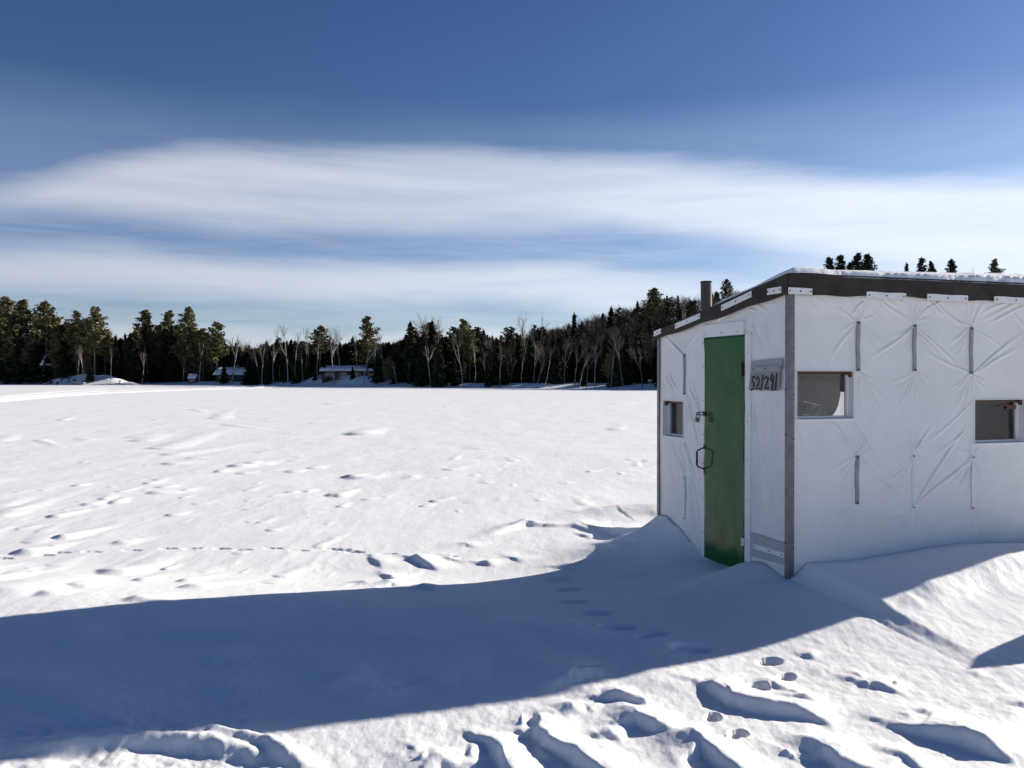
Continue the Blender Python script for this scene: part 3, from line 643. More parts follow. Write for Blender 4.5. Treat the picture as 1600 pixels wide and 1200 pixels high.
# white fastening strips along the edging
def clip(f, u0, z0, u1, z1, hgt, off, wavy=.0):
    c_ = MB(); n = 8; vs = []
    for i in range(n + 1):
        k = i / n; u = u0 + (u1 - u0) * k; z = z0 + (z1 - z0) * k + wavy * math.sin(k * 9); 
        vs += [f(u, z, off), f(u, z + hgt, off), f(u, z + hgt, off + .004), f(u, z, off + .004)]
    fs = [(i*4+k, i*4+(k+1)%4, (i+1)*4+(k+1)%4, (i+1)*4+k) for i in range(n) for k in range(4)] + [(0, 1, 2, 3), tuple(4*n+k for k in (3, 2, 1, 0))]
    c_.add(vs, fs)
    for k in (.06, .5, .94):
        u = u0 + (u1 - u0) * k; z = z0 + (z1 - z0) * k + hgt * .5; n_ = Vector(f(u, z, -1)) - Vector(f(u, z, 0)); c_.disc(f(u, z, off), n_, .006, .004, 6, 1)
    return c_.build('fastening_strip', [M['plate'], M['screw']], HUT)
OFF = -o_ - .019
for (a_, b_) in ((1347, 1408), (1441, 1504), (1545, 1612)):
    t0, zt0 = long_pt(a_, 466); t1, zt1 = long_pt(b_, 469); clip(FL, t0, 2.195, t1, 2.193, .05, OFF, .002)
for t0 in (2.72, 3.25): clip(FL, t0, 2.195, t0 + .3, 2.194, .05, OFF)
clip(FL, -.048, 2.208, .155, 2.206, .048, OFF)
for (pa, pb) in (((1134.5, 484), (1182, 462)), ((1062, 512), (1101, 496)), ((1028, 524), (1039.5, 519)), ((1207, 459), (1229, 455.5))):
    s0, z0_ = door_pt(*pa); s1, z1_ = door_pt(*pb); clip(FD, min(s0, HUT_W + .02), z0_ - .012, s1, z1_ - .012, .048, OFF)

# registration number, patch and strip on the door side
y0, z0_ = door_pt(1176, 610); y1, z1_ = door_pt(1223, 610); _, zt_ = door_pt(1176, 582); _, zt1 = door_pt(1224, 577)
sg = MB(); n = 12; vs = []
for i in range(n + 1):
    k = i / n; y = y0 + (y1 - y0) * k; bow = -.022 - .010 * math.sin(k * math.pi) * .6
    zb_ = z0_ + (z1_ - z0_) * k + .004 * math.sin(k * 5); zt__ = zt_ + (zt1 - zt_) * k
    vs += [(bow - .012, y, zb_), (bow, y, zt__), (bow + .002, y, zt__), (bow - .010, y, zb_)]
sg.add(vs, [(i*4+k, i*4+(k+1)%4, (i+1)*4+(k+1)%4, (i+1)*4+k) for i in range(n) for k in range(4)] + [(0, 1, 2, 3), tuple(4*n+k for k in (3, 2, 1, 0))], 0, False)
sign = sg.build('number_plate', M['sign'], HUT); tag(sign, 'grey plate with hand-drawn black number')
DG = {'5': [(.75,1),(.15,.97),(.1,.62),(.55,.60),(.8,.35),(.6,.05),(.1,.0)], '2': [(.05,.85),(.35,1),(.75,.85),(.6,.45),(.1,.04),(.9,.08)], '1': [(.55,1),(.35,0)], 'I': [(.55,1.02),(.45,-.02)],
      '9': [(.75,.80),(.45,1.05),(.15,.72),(.45,.55),(.75,.85),(.62,.0)]}
Wp = y0 - y1; Hp = zt_ - z0_
def on_plate(a_, h_, q):                # metres along the plate, metres up, 0/1 back or front of the ink
    k = a_ / Wp; return (-.0225 - .006 * math.sin(k * math.pi) - .012 * (1 - h_ / Hp) - .0012 - .001 * q, y0 - a_, z0_ + (z1_ - z0_) * k + h_)
for i, (ch, sx, wid, zo, ht) in enumerate([('5', .09, .12, .04, .70), ('2', .25, .15, .05, .68), ('1', .42, .10, .04, .72), ('2', .54, .15, .08, .66), ('9', .70, .16, .06, .78), ('I', .87, .07, .10, .74)]):
    P_ = [Vector(((sx + wid * u) * Wp, (zo + ht * v) * Hp)) for u, v in DG[ch]]; nb = MB(); w_ = .0095; L_, R_ = [], []
    for j, p_ in enumerate(P_):
        d_ = (P_[min(j + 1, len(P_) - 1)] - P_[max(j - 1, 0)]).normalized(); n_ = Vector((-d_.y, d_.x)) * w_ * (1 + .25 * math.sin(j * 2.1 + i))
        e_ = d_ * (-w_ if j == 0 else w_ if j == len(P_) - 1 else 0); L_.append(p_ + n_ + e_); R_.append(p_ - n_ + e_)
    vs = []
    for l_, r__ in zip(L_, R_): vs += [on_plate(*l_, 0), on_plate(*r__, 0), on_plate(*r__, 1), on_plate(*l_, 1)]
    m_ = len(L_); nb.add(vs, [(j*4+k, j*4+(k+1)%4, (j+1)*4+(k+1)%4, (j+1)*4+k) for j in range(m_ - 1) for k in range(4)] + [(0, 1, 2, 3), tuple(4*(m_-1)+k for k in (3, 2, 1, 0))])
    nb.build('digit', M['ink'], sign)
def flat(name, corners, off, th, mt, screws=(), parent=HUT):
    f_ = MB(); P_ = [door_pt(*c_) for c_ in corners]; f_.add([(off, y, z) for y, z in P_] + [(off + th, y, z) for y, z in P_], [(0, 1, 2, 3), (7, 6, 5, 4), (0, 4, 5, 1), (1, 5, 6, 2), (2, 6, 7, 3), (3, 7, 4, 0)])
    for c_ in screws: y, z = door_pt(*c_); f_.disc((off, y, z), (-1, 0, 0), .006, .004, 6, 1)
    return f_.build(name, [M[mt], M['screw']], parent)
flat('patch', [(1177, 575), (1177, 564), (1225, 560), (1225, 572)], -.0155, .004, 'batten')
flat('fastening_strip', [(1178, 583), (1178, 573.5), (1225, 571), (1225, 579)], -.028, .005, 'batten', [(1182, 577), (1201, 576), (1223, 575)])
pt = flat('patch', [(1176, 869), (1176, 832), (1231, 850), (1231, 884)], -.0155, .004, 'tarp_grey')
flat('fastening_strip', [(1182, 857), (1180, 849), (1229, 864), (1229, 872)], -.021, .005, 'plate', [(1184, 853), (1206, 861), (1226, 867)])

# stove pipe
sp = MB(); sp.tube([(.273, 1.66, 2.06), (.273, 1.66, 2.50)], .052, 24, 0, False); sp.tube([(.273, 1.66, 2.485), (.273, 1.66, 2.50)], .0545, 24, 1, False); sp.tube([(.273, 1.66, 2.50), (.273, 1.66, 2.2)], .047, 24, 1, False)
sp.tube([(.273, 1.66, 2.09), (.273, 1.66, 2.12)], .075, 24, 1); sp.build('stove_pipe', [M['pipe'], M['pipe_rim']], HUT)

# padlock hanging in the hasp: a thing of its own
y_, z_ = door_pt(1092, 652); q = Vector((-.074, y_ + .0, z_ - .005)); pl_ = empty('padlock', HUT.matrix_basis @ Vector((0, 0, 0)) if False else (0, 0, 0))
LW = Matrix.Translation(HUT_C) @ Matrix.Rotation(HUT_R, 4, 'Z'); y_, z_ = door_pt(1102, 645)
pl_.location = LW @ Vector((-.078, y_, z_ - .05)); pl_.rotation_euler = (R(4), R(14), HUT_R); tag(pl_, 'silver padlock hanging open-shackled from the hasp left of the green door', 'padlock')
pb = MB(); pb.box((-.021, -.011, -.03), (.021, .011, .012)); bo = pb.build('body', M['padlock'], pl_); bv = bo.modifiers.new('b', 'BEVEL'); bv.width = .004; bv.segments = 2
ps = MB(); ps.tube([(-.014, 0, .012)] + [(.014 * -math.cos(math.pi * i / 8), 0, .034 + .014 * math.sin(math.pi * i / 8)) for i in range(9)] + [(.014, 0, .012)], .0038, 8); ps.build('shackle', M['steel'], pl_)
pl_['label'] = 'small silver padlock hanging from the black hasp left of the green door'

# snow lying on the roof
nx, ny = 300, 130; xs = np.linspace(-.015, HUT_L + .02, nx); ys = np.linspace(-.045, 1.55, ny); X, Y = np.meshgrid(xs, ys, indexing='ij')
edge_d = np.minimum(np.minimum(X - xs[0] + .012 * fbm(Y * 4, Y * 0 + 2, 3, 3), xs[-1] - X), (Y - ys[0]) + .012 * fbm(X * 2.2, Y * 0, 2, 7) + .006 * fbm(X * 14, Y * 0, 2, 9) - .006)
back = 1.52 - .03 * np.sin(X * 2) + .05 * fbm(X * 2, Y * 0 + 5, 2, 8) - Y
th = (.082 + .042 * sstep(.2, 2.6, X) + .018 * fbm(X * .9, Y * 1.3, 3, 13) + .004 * fbm(X * 9, Y * 9, 3, 14)) * (.5 * sstep(0, .02, edge_d) + .5 * sstep(0, .16, edge_d)) * sstep(0, .7, back)
th += .085 * np.exp(-((X - 1.98) / (.16 + .25 * (X > 1.98))) ** 2) * np.clip(1 - np.abs(Y - .45) / .35, 0, 1) * 1.0
th += .02 * np.exp(-((X - .16) / .2) ** 2 - ((Y - .12) / .2) ** 2)
Zs = roof_z(Y) - .004 + np.where(th > .002, th, -.01)
V = np.stack([X, Y, Zs], -1).reshape(-1, 3); ii, jj = np.meshgrid(np.arange(nx - 1), np.arange(ny - 1), indexing='ij')
rs = link('roof_snow', np_mesh('roof_snow', V, np.stack([ii*ny+jj, (ii+1)*ny+jj, (ii+1)*ny+jj+1, ii*ny+jj+1], -1).reshape(-1, 4)), M['snow'])
rs.location = HUT_C; rs.rotation_euler = (0, 0, HUT_R); tag(rs, 'uneven layer of snow lying on the hut roof', 'snow')

#<<SHORE

# ------------------------------------------------------------------ trees
def quads(C, A, B):
    """centres, half axes -> quad mesh arrays"""
    V = np.stack([C - A - B, C + A - B, C + A + B, C - A + B], 1).reshape(-1, 3); n = len(C); return V, np.arange(4 * n).reshape(n, 4)
def rand_cards(r, C, size, flat=.0, asp=1.6):
    n = len(C); a = r.normal(size=(n, 3)); a[:, 2] *= (1 - flat); a /= np.linalg.norm(a, axis=1)[:, None]
    b = np.cross(a, r.normal(size=(n, 3))); b /= np.linalg.norm(b, axis=1)[:, None]
    sz = (size * r.uniform(.6, 1.3, n))[:, None] if np.ndim(size) == 0 else size[:, None]
    return quads(C, a * sz * asp * .5, b * sz * .5)
def merge(parts):
    V = []; Q = []; o = 0
    for v, q in parts: V.append(v); Q.append(q + o); o += len(v)
    return np.vstack(V), np.vstack(Q)
def np_tube(pts, rad, n=5):
    pts = np.asarray(pts, float); k = len(pts); T = np.gradient(pts, axis=0); T /= np.linalg.norm(T, axis=1)[:, None] + 1e-9
    U = np.cross(T, [.83, .31, .17]); U /= np.linalg.norm(U, axis=1)[:, None] + 1e-9; W = np.cross(T, U); a = np.linspace(0, 2 * np.pi, n, endpoint=False)
    V = pts[:, None] + (U[:, None] * np.cos(a)[None, :, None] + W[:, None] * np.sin(a)[None, :, None]) * np.asarray(rad)[:, None, None]
    ii, jj = np.meshgrid(np.arange(k - 1), np.arange(n), indexing='ij'); j2 = (jj + 1) % n
    return V.reshape(-1, 3), np.stack([ii*n+jj, ii*n+j2, (ii+1)*n+j2, (ii+1)*n+jj], -1).reshape(-1, 4)
def gen_pine(seed, h=18.0, crown=.5, wide=.15, dens=1.0, white=False):
    """tall pine: bare lower trunk, tiers of upswept limbs carrying separate needle tufts"""
    r = np.random.default_rng(seed); zs = np.linspace(0, h * .985, 9); bx = np.cumsum(r.normal(0, .05, 9)); by = np.cumsum(r.normal(0, .05, 9))
    wood = [np_tube(np.stack([bx, by, zs], 1), .20 * (1 - zs / h) ** .8 + .02, 7)]; C = []; S = []
    nb = int(44 * dens)
    for i in range(nb):
        f = (i + r.uniform(0, 1)) / nb; z = h * (crown + (1 - crown) * f ** .92); g = (z / h - crown) / (1 - crown)
        prof = (.62 + .75 * g) * (1 - g) ** .95 + .05 if not white else (1 - g) ** .85 + .06
        L = h * wide * prof * r.uniform(.5, 1.25) + .2; a = r.uniform(0, 2 * np.pi) if not white else i * 2.4 + r.uniform(-.4, .4)
        lift = r.uniform(-.05, .25) + (.5 * g if not white else .45); base = np.array([np.interp(z, zs, bx), np.interp(z, zs, by), z])
        k = np.linspace(0, 1, 5)[:, None]; d = np.array([math.cos(a), math.sin(a), lift]); p = base + d * L * k + np.array([0, 0, .18 * L]) * k ** 2 - np.array([0, 0, .12 * L]) * np.sin(k * 3.14)
        wood.append(np_tube(p, np.linspace(.05, .015, 5) * (1 - .5 * g) + .01, 4))
        for t in np.linspace(.38, 1.02, 5):
            c = base + d * L * t + np.array([0, 0, .18 * L * t * t - .12 * L * math.sin(t * 3.14)]); m = int(r.integers(9, 16))
            sp_ = (.16 + .14 * L) * (1.15 - .3 * abs(t - .75))
            cc = c + r.normal(size=(m, 3)) * np.array([sp_, sp_, sp_ * .42]) * .8; C.append(cc); S.append(np.full(m, .17 + .028 * L))
    m = 22; C.append(np.array([bx[-1], by[-1], h - .35]) + r.normal(size=(m, 3)) * [.16, .16, .34]); S.append(np.full(m, .2))
    for i in range(7):      # dead stubs under the crown
        z = h * r.uniform(.05, max(crown, .06)); a = r.uniform(0, 6.28); b = np.array([np.interp(z, zs, bx), np.interp(z, zs, by), z]); wood.append(np_tube(b + np.linspace(0, 1, 3)[:, None] * np.array([math.cos(a), math.sin(a), -.1]) * r.uniform(.5, 1.5), [.03, .02, .01], 3))
    C = np.vstack(C); S = np.concatenate(S) * r.uniform(.6, 1.3, len(C)); return merge(wood), rand_cards(r, C, S, .35, 2.4)
def gen_spruce(seed, h=12.0, wide=.15, low=.06, dens=1.0):
    """narrow spruce: whorls of drooping boughs, ragged outline"""
    r = np.random.default_rng(seed); wood = [np_tube([[0, 0, 0], [0, 0, h * .5], [0, 0, h * .98]], [.13, .08, .015], 6)]; C = []; A = []; B = []
    z = h * low
    while z < h * .97:
        f = z / h; rad = h * wide * (1 - f) ** .85 * (.5 + .5 * sstep(0, .18, f)) * r.uniform(.7, 1.15) + .10; nb = int(r.integers(5, 8) * dens)
        a0 = r.uniform(0, 6.28)
        for j in range(nb):
            a = a0 + 6.283 * j / nb + r.uniform(-.3, .3); L = rad * r.uniform(.6, 1.2); d = np.array([math.cos(a), math.sin(a), -.30 - .25 * (1 - f)]); sd = np.array([-math.sin(a), math.cos(a), 0])
            for t in (.25, .5, .72, .95):
                c = np.array([0, 0, z]) + d * L * t + r.normal(size=3) * .06; w = (.16 + .20 * L) * (1.25 - t * .6)
                tilt = r.uniform(-.5, .5); C.append(c); A.append((d + r.normal(size=3) * .15) * (.15 + .17 * L)); B.append((sd * math.cos(tilt) + np.array([0, 0, 1]) * math.sin(tilt)) * w)
                if r.random() < .7: C.append(c - [0, 0, .15]); A.append(d * (.1 + .13 * L)); B.append(np.array([0, 0, -.5]) * w + sd * r.uniform(-.3, .3) * w)
        z += h * .022 * r.uniform(.8, 1.3) + .06
    for i in range(6): C.append(np.array([0, 0, h - .15 * i])); a = r.uniform(0, 6.28); A.append(np.array([math.cos(a), math.sin(a), .3]) * (.07 + .03 * i)); B.append(np.array([0, 0, .16]))
    return merge(wood), quads(np.array(C), np.array(A), np.array(B))
def gen_bare(seed, h=13.0, forks=2, spread=.35, fine=1.0, lean=0.0, low=.35):
    """leafless hardwood: forking pale stems, a haze of fine twigs"""
    r = np.random.default_rng(seed); wood = []; tw = []
    def grow(p, d, L, rad, lv):
        k = 5; pts = [p]; dd = d.copy()
        for i in range(k - 1):
            dd = dd + r.normal(size=3) * .07 + np.array([0, 0, .05]); dd /= np.linalg.norm(dd); pts.append(pts[-1] + dd * L / (k - 1))
        pts = np.array(pts); (wood if lv < 2 else tw).append(np_tube(pts, np.linspace(rad, rad * .5, k), 5 if lv < 2 else 3))
        if lv >= 4: return
        nb = [forks, 5, 5, 4][lv] if lv < 4 else 0
        nb = int(max(2, nb * (fine if lv > 0 else 1)))
        for i in range(nb):
            t = 1.0 if (lv == 0 and i < forks) else r.uniform(.25, 1.0); q = pts[0] + 0; idx = t * (k - 1); i0 = int(min(idx, k - 2)); q = pts[i0] + (pts[i0 + 1] - pts[i0]) * (idx - i0)
            s_ = spread * (.6 if lv == 0 else 1.15); nd = dd + r.normal(size=3) * s_; nd[2] = abs(nd[2]) * .75 + .28; nd /= np.linalg.norm(nd)
            grow(q, nd, L * (r.uniform(.75, 1.0) if lv == 0 else r.uniform(.34, .58)), rad * (.62 if lv == 0 else .42), lv + 1)
    grow(np.array([0, 0, 0.]), np.array([lean, lean * .3, 1.]), h * low, h * .0095 + .02, 0)
    if forks == 1: pass
    Vw = merge(wood); Vt = merge(tw); top = max(Vw[0][:, 2].max(), Vt[0][:, 2].max()); s_ = h / top
    return (Vw[0] * s_, Vw[1]), (Vt[0] * s_, Vt[1])
KINDS = {}
def kind(key, name, gens, mw, mc, wname, cname):
    out = []
    for (w, c), h in gens: out.append((np_mesh(wname, *w), np_mesh(cname, *c, False), h, w, c))
    for a in out: a[0].materials.append(M[mw]); a[1].materials.append(M[mc])
    KINDS[key] = (name, out, wname, cname)
kind('pine', 'pine_tree', [(gen_pine(100 + i, 18, cr, wd, dn), 18) for i, (cr, wd, dn) in enumerate([(.32,.19,1.2),(.24,.20,1.35),(.38,.20,1.1),(.18,.18,1.45),(.44,.22,1.0)])], 'bark', 'pine', 'trunk', 'crown')
kind('white_pine', 'pine_tree', [(gen_pine(140 + i, 20, .25, .22, 1.5, True), 20) for i in range(2)], 'bark', 'pine', 'trunk', 'crown')
kind('fir', 'pine_tree', [(gen_pine(150 + i, 13, .08, .21, 1.1, True), 13) for i in range(3)], 'bark', 'spruce', 'trunk', 'crown')  # darker spruce needles put the backlit shade of these pines into their colour
kind('spruce', 'spruce_tree', [(gen_spruce(200 + i, 12, wd), 12) for i, wd in enumerate([.13, .16, .19, .11, .22])], 'bark', 'spruce', 'trunk', 'crown')
kind('birch', 'birch_tree', [(gen_bare(300 + i, 13, fk, sp, 1.0, ln, lo), 13) for i, (fk, sp, ln, lo) in enumerate([(2,.30,0,.42),(3,.34,.06,.36),(2,.22,-.05,.55),(3,.28,.10,.30)])], 'birch', 'twig', 'trunk', 'twigs')
kind('bare', 'bare_tree', [(gen_bare(400 + i, 12, fk, sp, 1.15, ln, lo), 12) for i, (fk, sp, ln, lo) in enumerate([(3,.32,0,.36),(2,.36,.04,.30),(3,.26,-.04,.45),(4,.40,.0,.34)])], 'bark', 'twig', 'trunk', 'twigs')
kind('shrub', 'bare_shrub', [(gen_bare(500 + i, 2.0, 5, .6, 1.0, 0, .12), 2.0) for i in range(2)], 'twig', 'twig', 'stem', 'twigs')
rt = random.Random(21)
def plant_tree(key, x, y, h, label, cat, group=None, var=None, width=1.0, lean=(0, 0), rz=None, z=None):
    name, vs, wn, cn = KINDS[key]; w, c, h0, _, _ = vs[(var if var is not None else rt.randrange(len(vs))) % len(vs)]
    root = empty(name, (x, y, (gz(x, y) if z is None else z) - .08)); s_ = h / h0; root.scale = (s_ * width, s_ * width, s_)
    root.rotation_euler = (lean[0], lean[1], rt.uniform(0, 6.28) if rz is None else rz); tag(root, label, cat, group)
    for n, me in ((wn, w), (cn, c)):
        o = bpy.data.objects.new(n, me); COL.objects.link(o); o.parent = root
    return root
def by_pixel(px, ytop, D):
    x = (px - 800) / F * D; zt = EYE + (HZ - ytop) / F * D; return x, D, zt - gz(x, D)
def shoreD(px): return float(np.interp(px, PXS, DSH))
# prominent trees, one label each: (kind, px, top row, metres behind the shore, variant, width, label)
BIG = [
 ('pine', 12, 466, 12, 3, 1.25, 'tall olive green pine at the very left edge of the far shore'),
 ('pine', 38, 470, 8, 1, 1.3, 'broad full pine second from the left edge of the far shore'),
 ('pine', 73, 473, 10, 4, 1.15, 'tall pine with a rounded open top standing left of the sunlit snowbank'),
 ('pine', 122, 487, 14, 2, 1.1, 'shorter leaning-topped pine of the pair above the sunlit snowbank'),
 ('pine', 149, 480, 10, 0, 1.2, 'taller airy pine of the pair above the sunlit snowbank'),
 ('pine', 228, 486, 16, 1, 1.15, 'wide rough pine with a gap of sky on its left, right of the snowbank'),
 ('pine', 265, 487, 17, 3, 1.1, 'dense pine in the middle of the three tall pines right of the snowbank'),
 ('white_pine', 294, 481, 14, 0, .95, 'tallest pointed pine with feathered boughs, right of the snowbank'),
 ('pine', 339, 504, 8, 0, 1.25, 'round-topped pine above the blue snowy cottage roof'),
 ('pine', 318, 514, 12, 2, 1.2, 'low loose pine between the pointed pine and the round-topped pine'),
 ('pine', 500, 510, 9, 4, 1.25, 'flat-topped dark pine left of the long cottage'),
 ('pine', 574, 495, 8, 1, 1.25, 'tall layered pine right of the long cottage, highest in mid shore'),
 ('pine', 724, 500, 14, 2, 1.0, 'dark pine breaking the skyline midway along the shaded wood'),
 ('spruce', 641, 501, 9, 2, 1.1, 'pointed spruce left of the twin bare tops in the shaded wood'),
 ('spruce', 675, 499, 9, 1, 1.1, 'pointed spruce directly under the fan-shaped bare top'),
 ('birch', 362, 521, 4, 1, 1.1, 'forked white birch growing beside the blue snowy cottage'),
 ('birch', 410, 524, 2, 3, 1.0, 'low forked birch with a crooked stem right of the blue snowy cottage'),
 ('birch', 450, 502, 4, 0, 1.0, 'tall fuzzy birch halfway between the two cottages'),
 ('birch', 462, 516, 2, 2, .9, 'leaning white birch just right of the tall fuzzy birch'),
 ('birch', 480, 508, 6, 2, 1.0, 'slim birch with a twiggy dome left of the flat-topped pine'),
 ('birch', 497, 520, 1.5, 2, .8, 'straight white birch stem at the left end of the long cottage'),
 ('birch', 523, 512, 1.5, 1, 1.0, 'V-shaped white birch standing in front of the long cottage'),
 ('birch', 531, 507, 10, 0, 1.0, 'bare birch rising behind the long cottage roof'),
 ('birch', 556, 520, 2, 2, .8, 'thin straight birch at the right end of the long cottage'),
 ('birch', 568, 530, 1.5, 1, 1.0, 'crooked white birch below the tall layered pine'),
 ('birch', 584, 520, 3, 3, 1.0, 'spreading birch whose limbs cross the tall layered pine'),
 ('birch', 600, 514, 6, 0, .9, 'thin bare birch in the dip of the skyline right of the layered pine'),
 ('bare', 657, 496, 12, 0, 1.0, 'left one of the twin bare tops over the shaded wood'),
 ('bare', 686, 486, 12, 3, 1.1, 'tall fan-shaped bare top over the shaded wood'),
 ('birch', 723, 520, 3, 0, 1.0, 'grey forked birch below the dark skyline pine'),
 ('bare', 824, 481, 18, 1, .9, 'rounded bare top highest above the middle of the shaded wood'),
 ('bare', 847, 487, 18, 2, .9, 'thin bare top just right of the rounded bare top'),
 ('birch', 850, 540, 1.2, 2, .7, 'leaning white birch at the foot of the wooded hill, left of a near twin'),
 ('birch', 838, 552, 1.2, 0, .7, 'slanting white birch low in front of the shaded wood'),
 ('birch', 905, 540, 1.2, 1, .8, 'pale slanting birch low at the foot of the wooded hill'),
 ('birch', 930, 535, 1.2, 3, .8, 'many-limbed pale birch at the foot of the wooded hill'),
 ('birch', 955, 538, 1.5, 0, .8, 'pale birch nearest the hut at the foot of the hill'),
 ('birch', 123, 535, .5, 2, .6, 'slim white birch rooted at the left of the sunlit snowbank'),
 ('birch', 131, 538, 1.5, 1, .7, 'bent twin-stemmed birch on the sunlit snowbank'),
 ('birch', 173, 540, 1.0, 2, .6, 'straight white birch on the right of the sunlit snowbank'),
 ('birch', 86, 545, 6, 0, .6, 'leaning white birch in front of the snowy cabin roof'),
 ('birch', 222, 545, 1.5, 1, .7, 'forked pale birch against the dark trees right of the snowbank'),
 ('birch', 287, 555, 1.0, 2, .6, 'thin white birch beside the small shed'),
 ('spruce', 60, 512, 3, 2, 1.5, 'dense dark evergreen at the shore in front of the snow-roofed cabin'),
 ('spruce', 99, 556, 7, 2, 1.5, 'ragged evergreen at the right corner of the snow-roofed cabin'),
 ('pine', 88, 520, 8, 3, 1.2, 'bushy pine leaning over the snow-roofed cabin'),
 ('spruce', 76, 548, 4, 4, 1.5, 'low bushy evergreen below the snow-roofed cabin'),
 ('spruce', 14, 536, 2, 1, 1.5, 'bushy evergreen at the shore in the left corner of the far wood'),
 ('spruce', 507, 556, 4, 3, 1.4, 'narrow dark evergreen covering the left end of the long cottage'),
 ('spruce', 590, 548, 3, 2, 1.4, 'dark evergreen hiding the right end of the long cottage'),
 ('spruce', 551, 572, 5, 4, 1.2, 'small evergreen in front of the middle of the long cottage'),
 ('spruce', 393, 545, 1.5, 4, 1.35, 'dense black-green evergreen at the shore right of the small cottage'),
 ('spruce', 350, 566, 3, 2, 1.3, 'short evergreen covering the middle of the small cottage'),
 ('spruce', 212, 530, 6, 2, 1.3, 'dark evergreen at the right end of the sunlit snowbank'),
 ('spruce', 141, 566, 2.5, 4, 1.3, 'small dark-trunked evergreen standing on the sunlit snowbank'),
 ('white_pine', 1022, 451, 92, 1, 1.45, 'broad feathery pine alone on the skyline left of the hut'),
 ('pine', 1136, 437, 120, 4, 1.0, 'round-topped pine on the skyline just right of the stove pipe'),
 ('spruce', 955, 478, 60, 1, 1.2, 'dark spruce top on the rising skyline left of the feathery pine'),
 ('spruce', 897, 488, 40, 3, 1.2, 'slim spruce top where the hill skyline begins to rise'),
 ('fir', 1296, 404, 165, 0, .85, 'leftmost pine of the dark cluster above the hut roof'),
 ('fir', 1314, 401, 166, 1, .85, 'second pine from the left in the dark cluster above the hut roof'),
 ('fir', 1338, 398, 168, 0, .95, 'tallest pine of the dark cluster above the hut roof'),
 ('fir', 1355, 399, 168, 1, .9, 'rightmost big pine of the dark cluster above the hut roof'),
 ('fir', 1326, 412, 166, 0, .7, 'thin low pine in the gap of the dark cluster above the hut roof'),
 ('spruce', 1416, 410, 168, 1, 1.0, 'small lone spruce tip above the hut roof'),
 ('fir', 1438, 405, 168, 1, .8, 'larger pine of the pair above the middle of the hut roof'),
 ('fir', 1455, 410, 168, 0, .7, 'smaller pine of the pair above the middle of the hut roof'),
 ('fir', 1486, 408, 168, 0, .85, 'wide pine with low side limbs above the hut roof'),
 ('bare', 1514, 413, 168, 2, .7, 'thin leafless tree above the hut roof'),
 ('pine', 1554, 406, 168, 4, .8, 'sparse open pine at the right above the snow hump on the roof'),
]
CAT = {'pine': 'pine tree', 'white_pine': 'pine tree', 'fir': 'pine tree', 'spruce': 'spruce tree', 'birch': 'birch tree', 'bare': 'bare tree', 'shrub': 'shrub'}
for key, px, yt, back, var, wd, lab in BIG:
    x, y, h = by_pixel(px, yt, shoreD(px) + back)
    ln = (0, 0)
    if 'slanting' in lab or 'leaning white birch at the foot' in lab: ln = (0, R(-14))
    if 'crooked' in lab: ln = (0, R(-9))
    plant_tree(key, x, y, max(h, 2), lab, CAT[key], None, var, wd, ln)
# the rest of the shoreline wood, tree by tree
SKY_X = [-40, 0, 30, 60, 75, 100, 125, 150, 165, 185, 210, 228, 245, 265, 295, 310, 340, 360, 380, 400, 420, 450, 480, 500, 540, 574, 590, 620, 640, 680, 720, 760, 800, 850, 900, 950, 1000, 1060]
SKY_Y = [476, 480, 480, 492, 488, 500, 498, 496, 512, 522, 516, 502, 510, 502, 498, 514, 520, 530, 534, 532, 528, 524, 526, 528, 528, 518, 530, 526, 518, 514, 516, 512, 510, 504, 500, 494, 488, 480]
ZONES = [(-60, 65, 'in the left end of the far wood'), (65, 215, 'in the wood behind the sunlit snowbank'), (215, 330, 'in the wood between the snowbank and the blue-roofed cottage'), (330, 465, 'in the wood around the blue-roofed cottage'),
         (465, 615, 'in the wood around the long cottage'), (615, 760, 'in the shaded wood right of the long cottage'), (760, 900, 'in the middle of the shaded wood'), (900, 1100, 'at the foot of the hill beside the hut')]
DESC = {'spruce': 'dark narrow spruce packed ', 'pine': 'dull green pine packed ', 'birch': 'pale leafless birch ', 'bare': 'brown leafless tree '}
GRP = {'spruce': 'spruces ', 'pine': 'pines ', 'birch': 'birches ', 'bare': 'leafless trees '}
def zone(px): 
    for a, b, t in ZONES:
        if a <= px < b: return t
    return ZONES[-1][2]
KEEP = [(68, 118, 20, 590), (330, 382, 14, 586), (500, 596, 12, 588), (290, 310, 6, 592)]      # sight lines to the cottages kept open below these rows
n = 0; last = -99
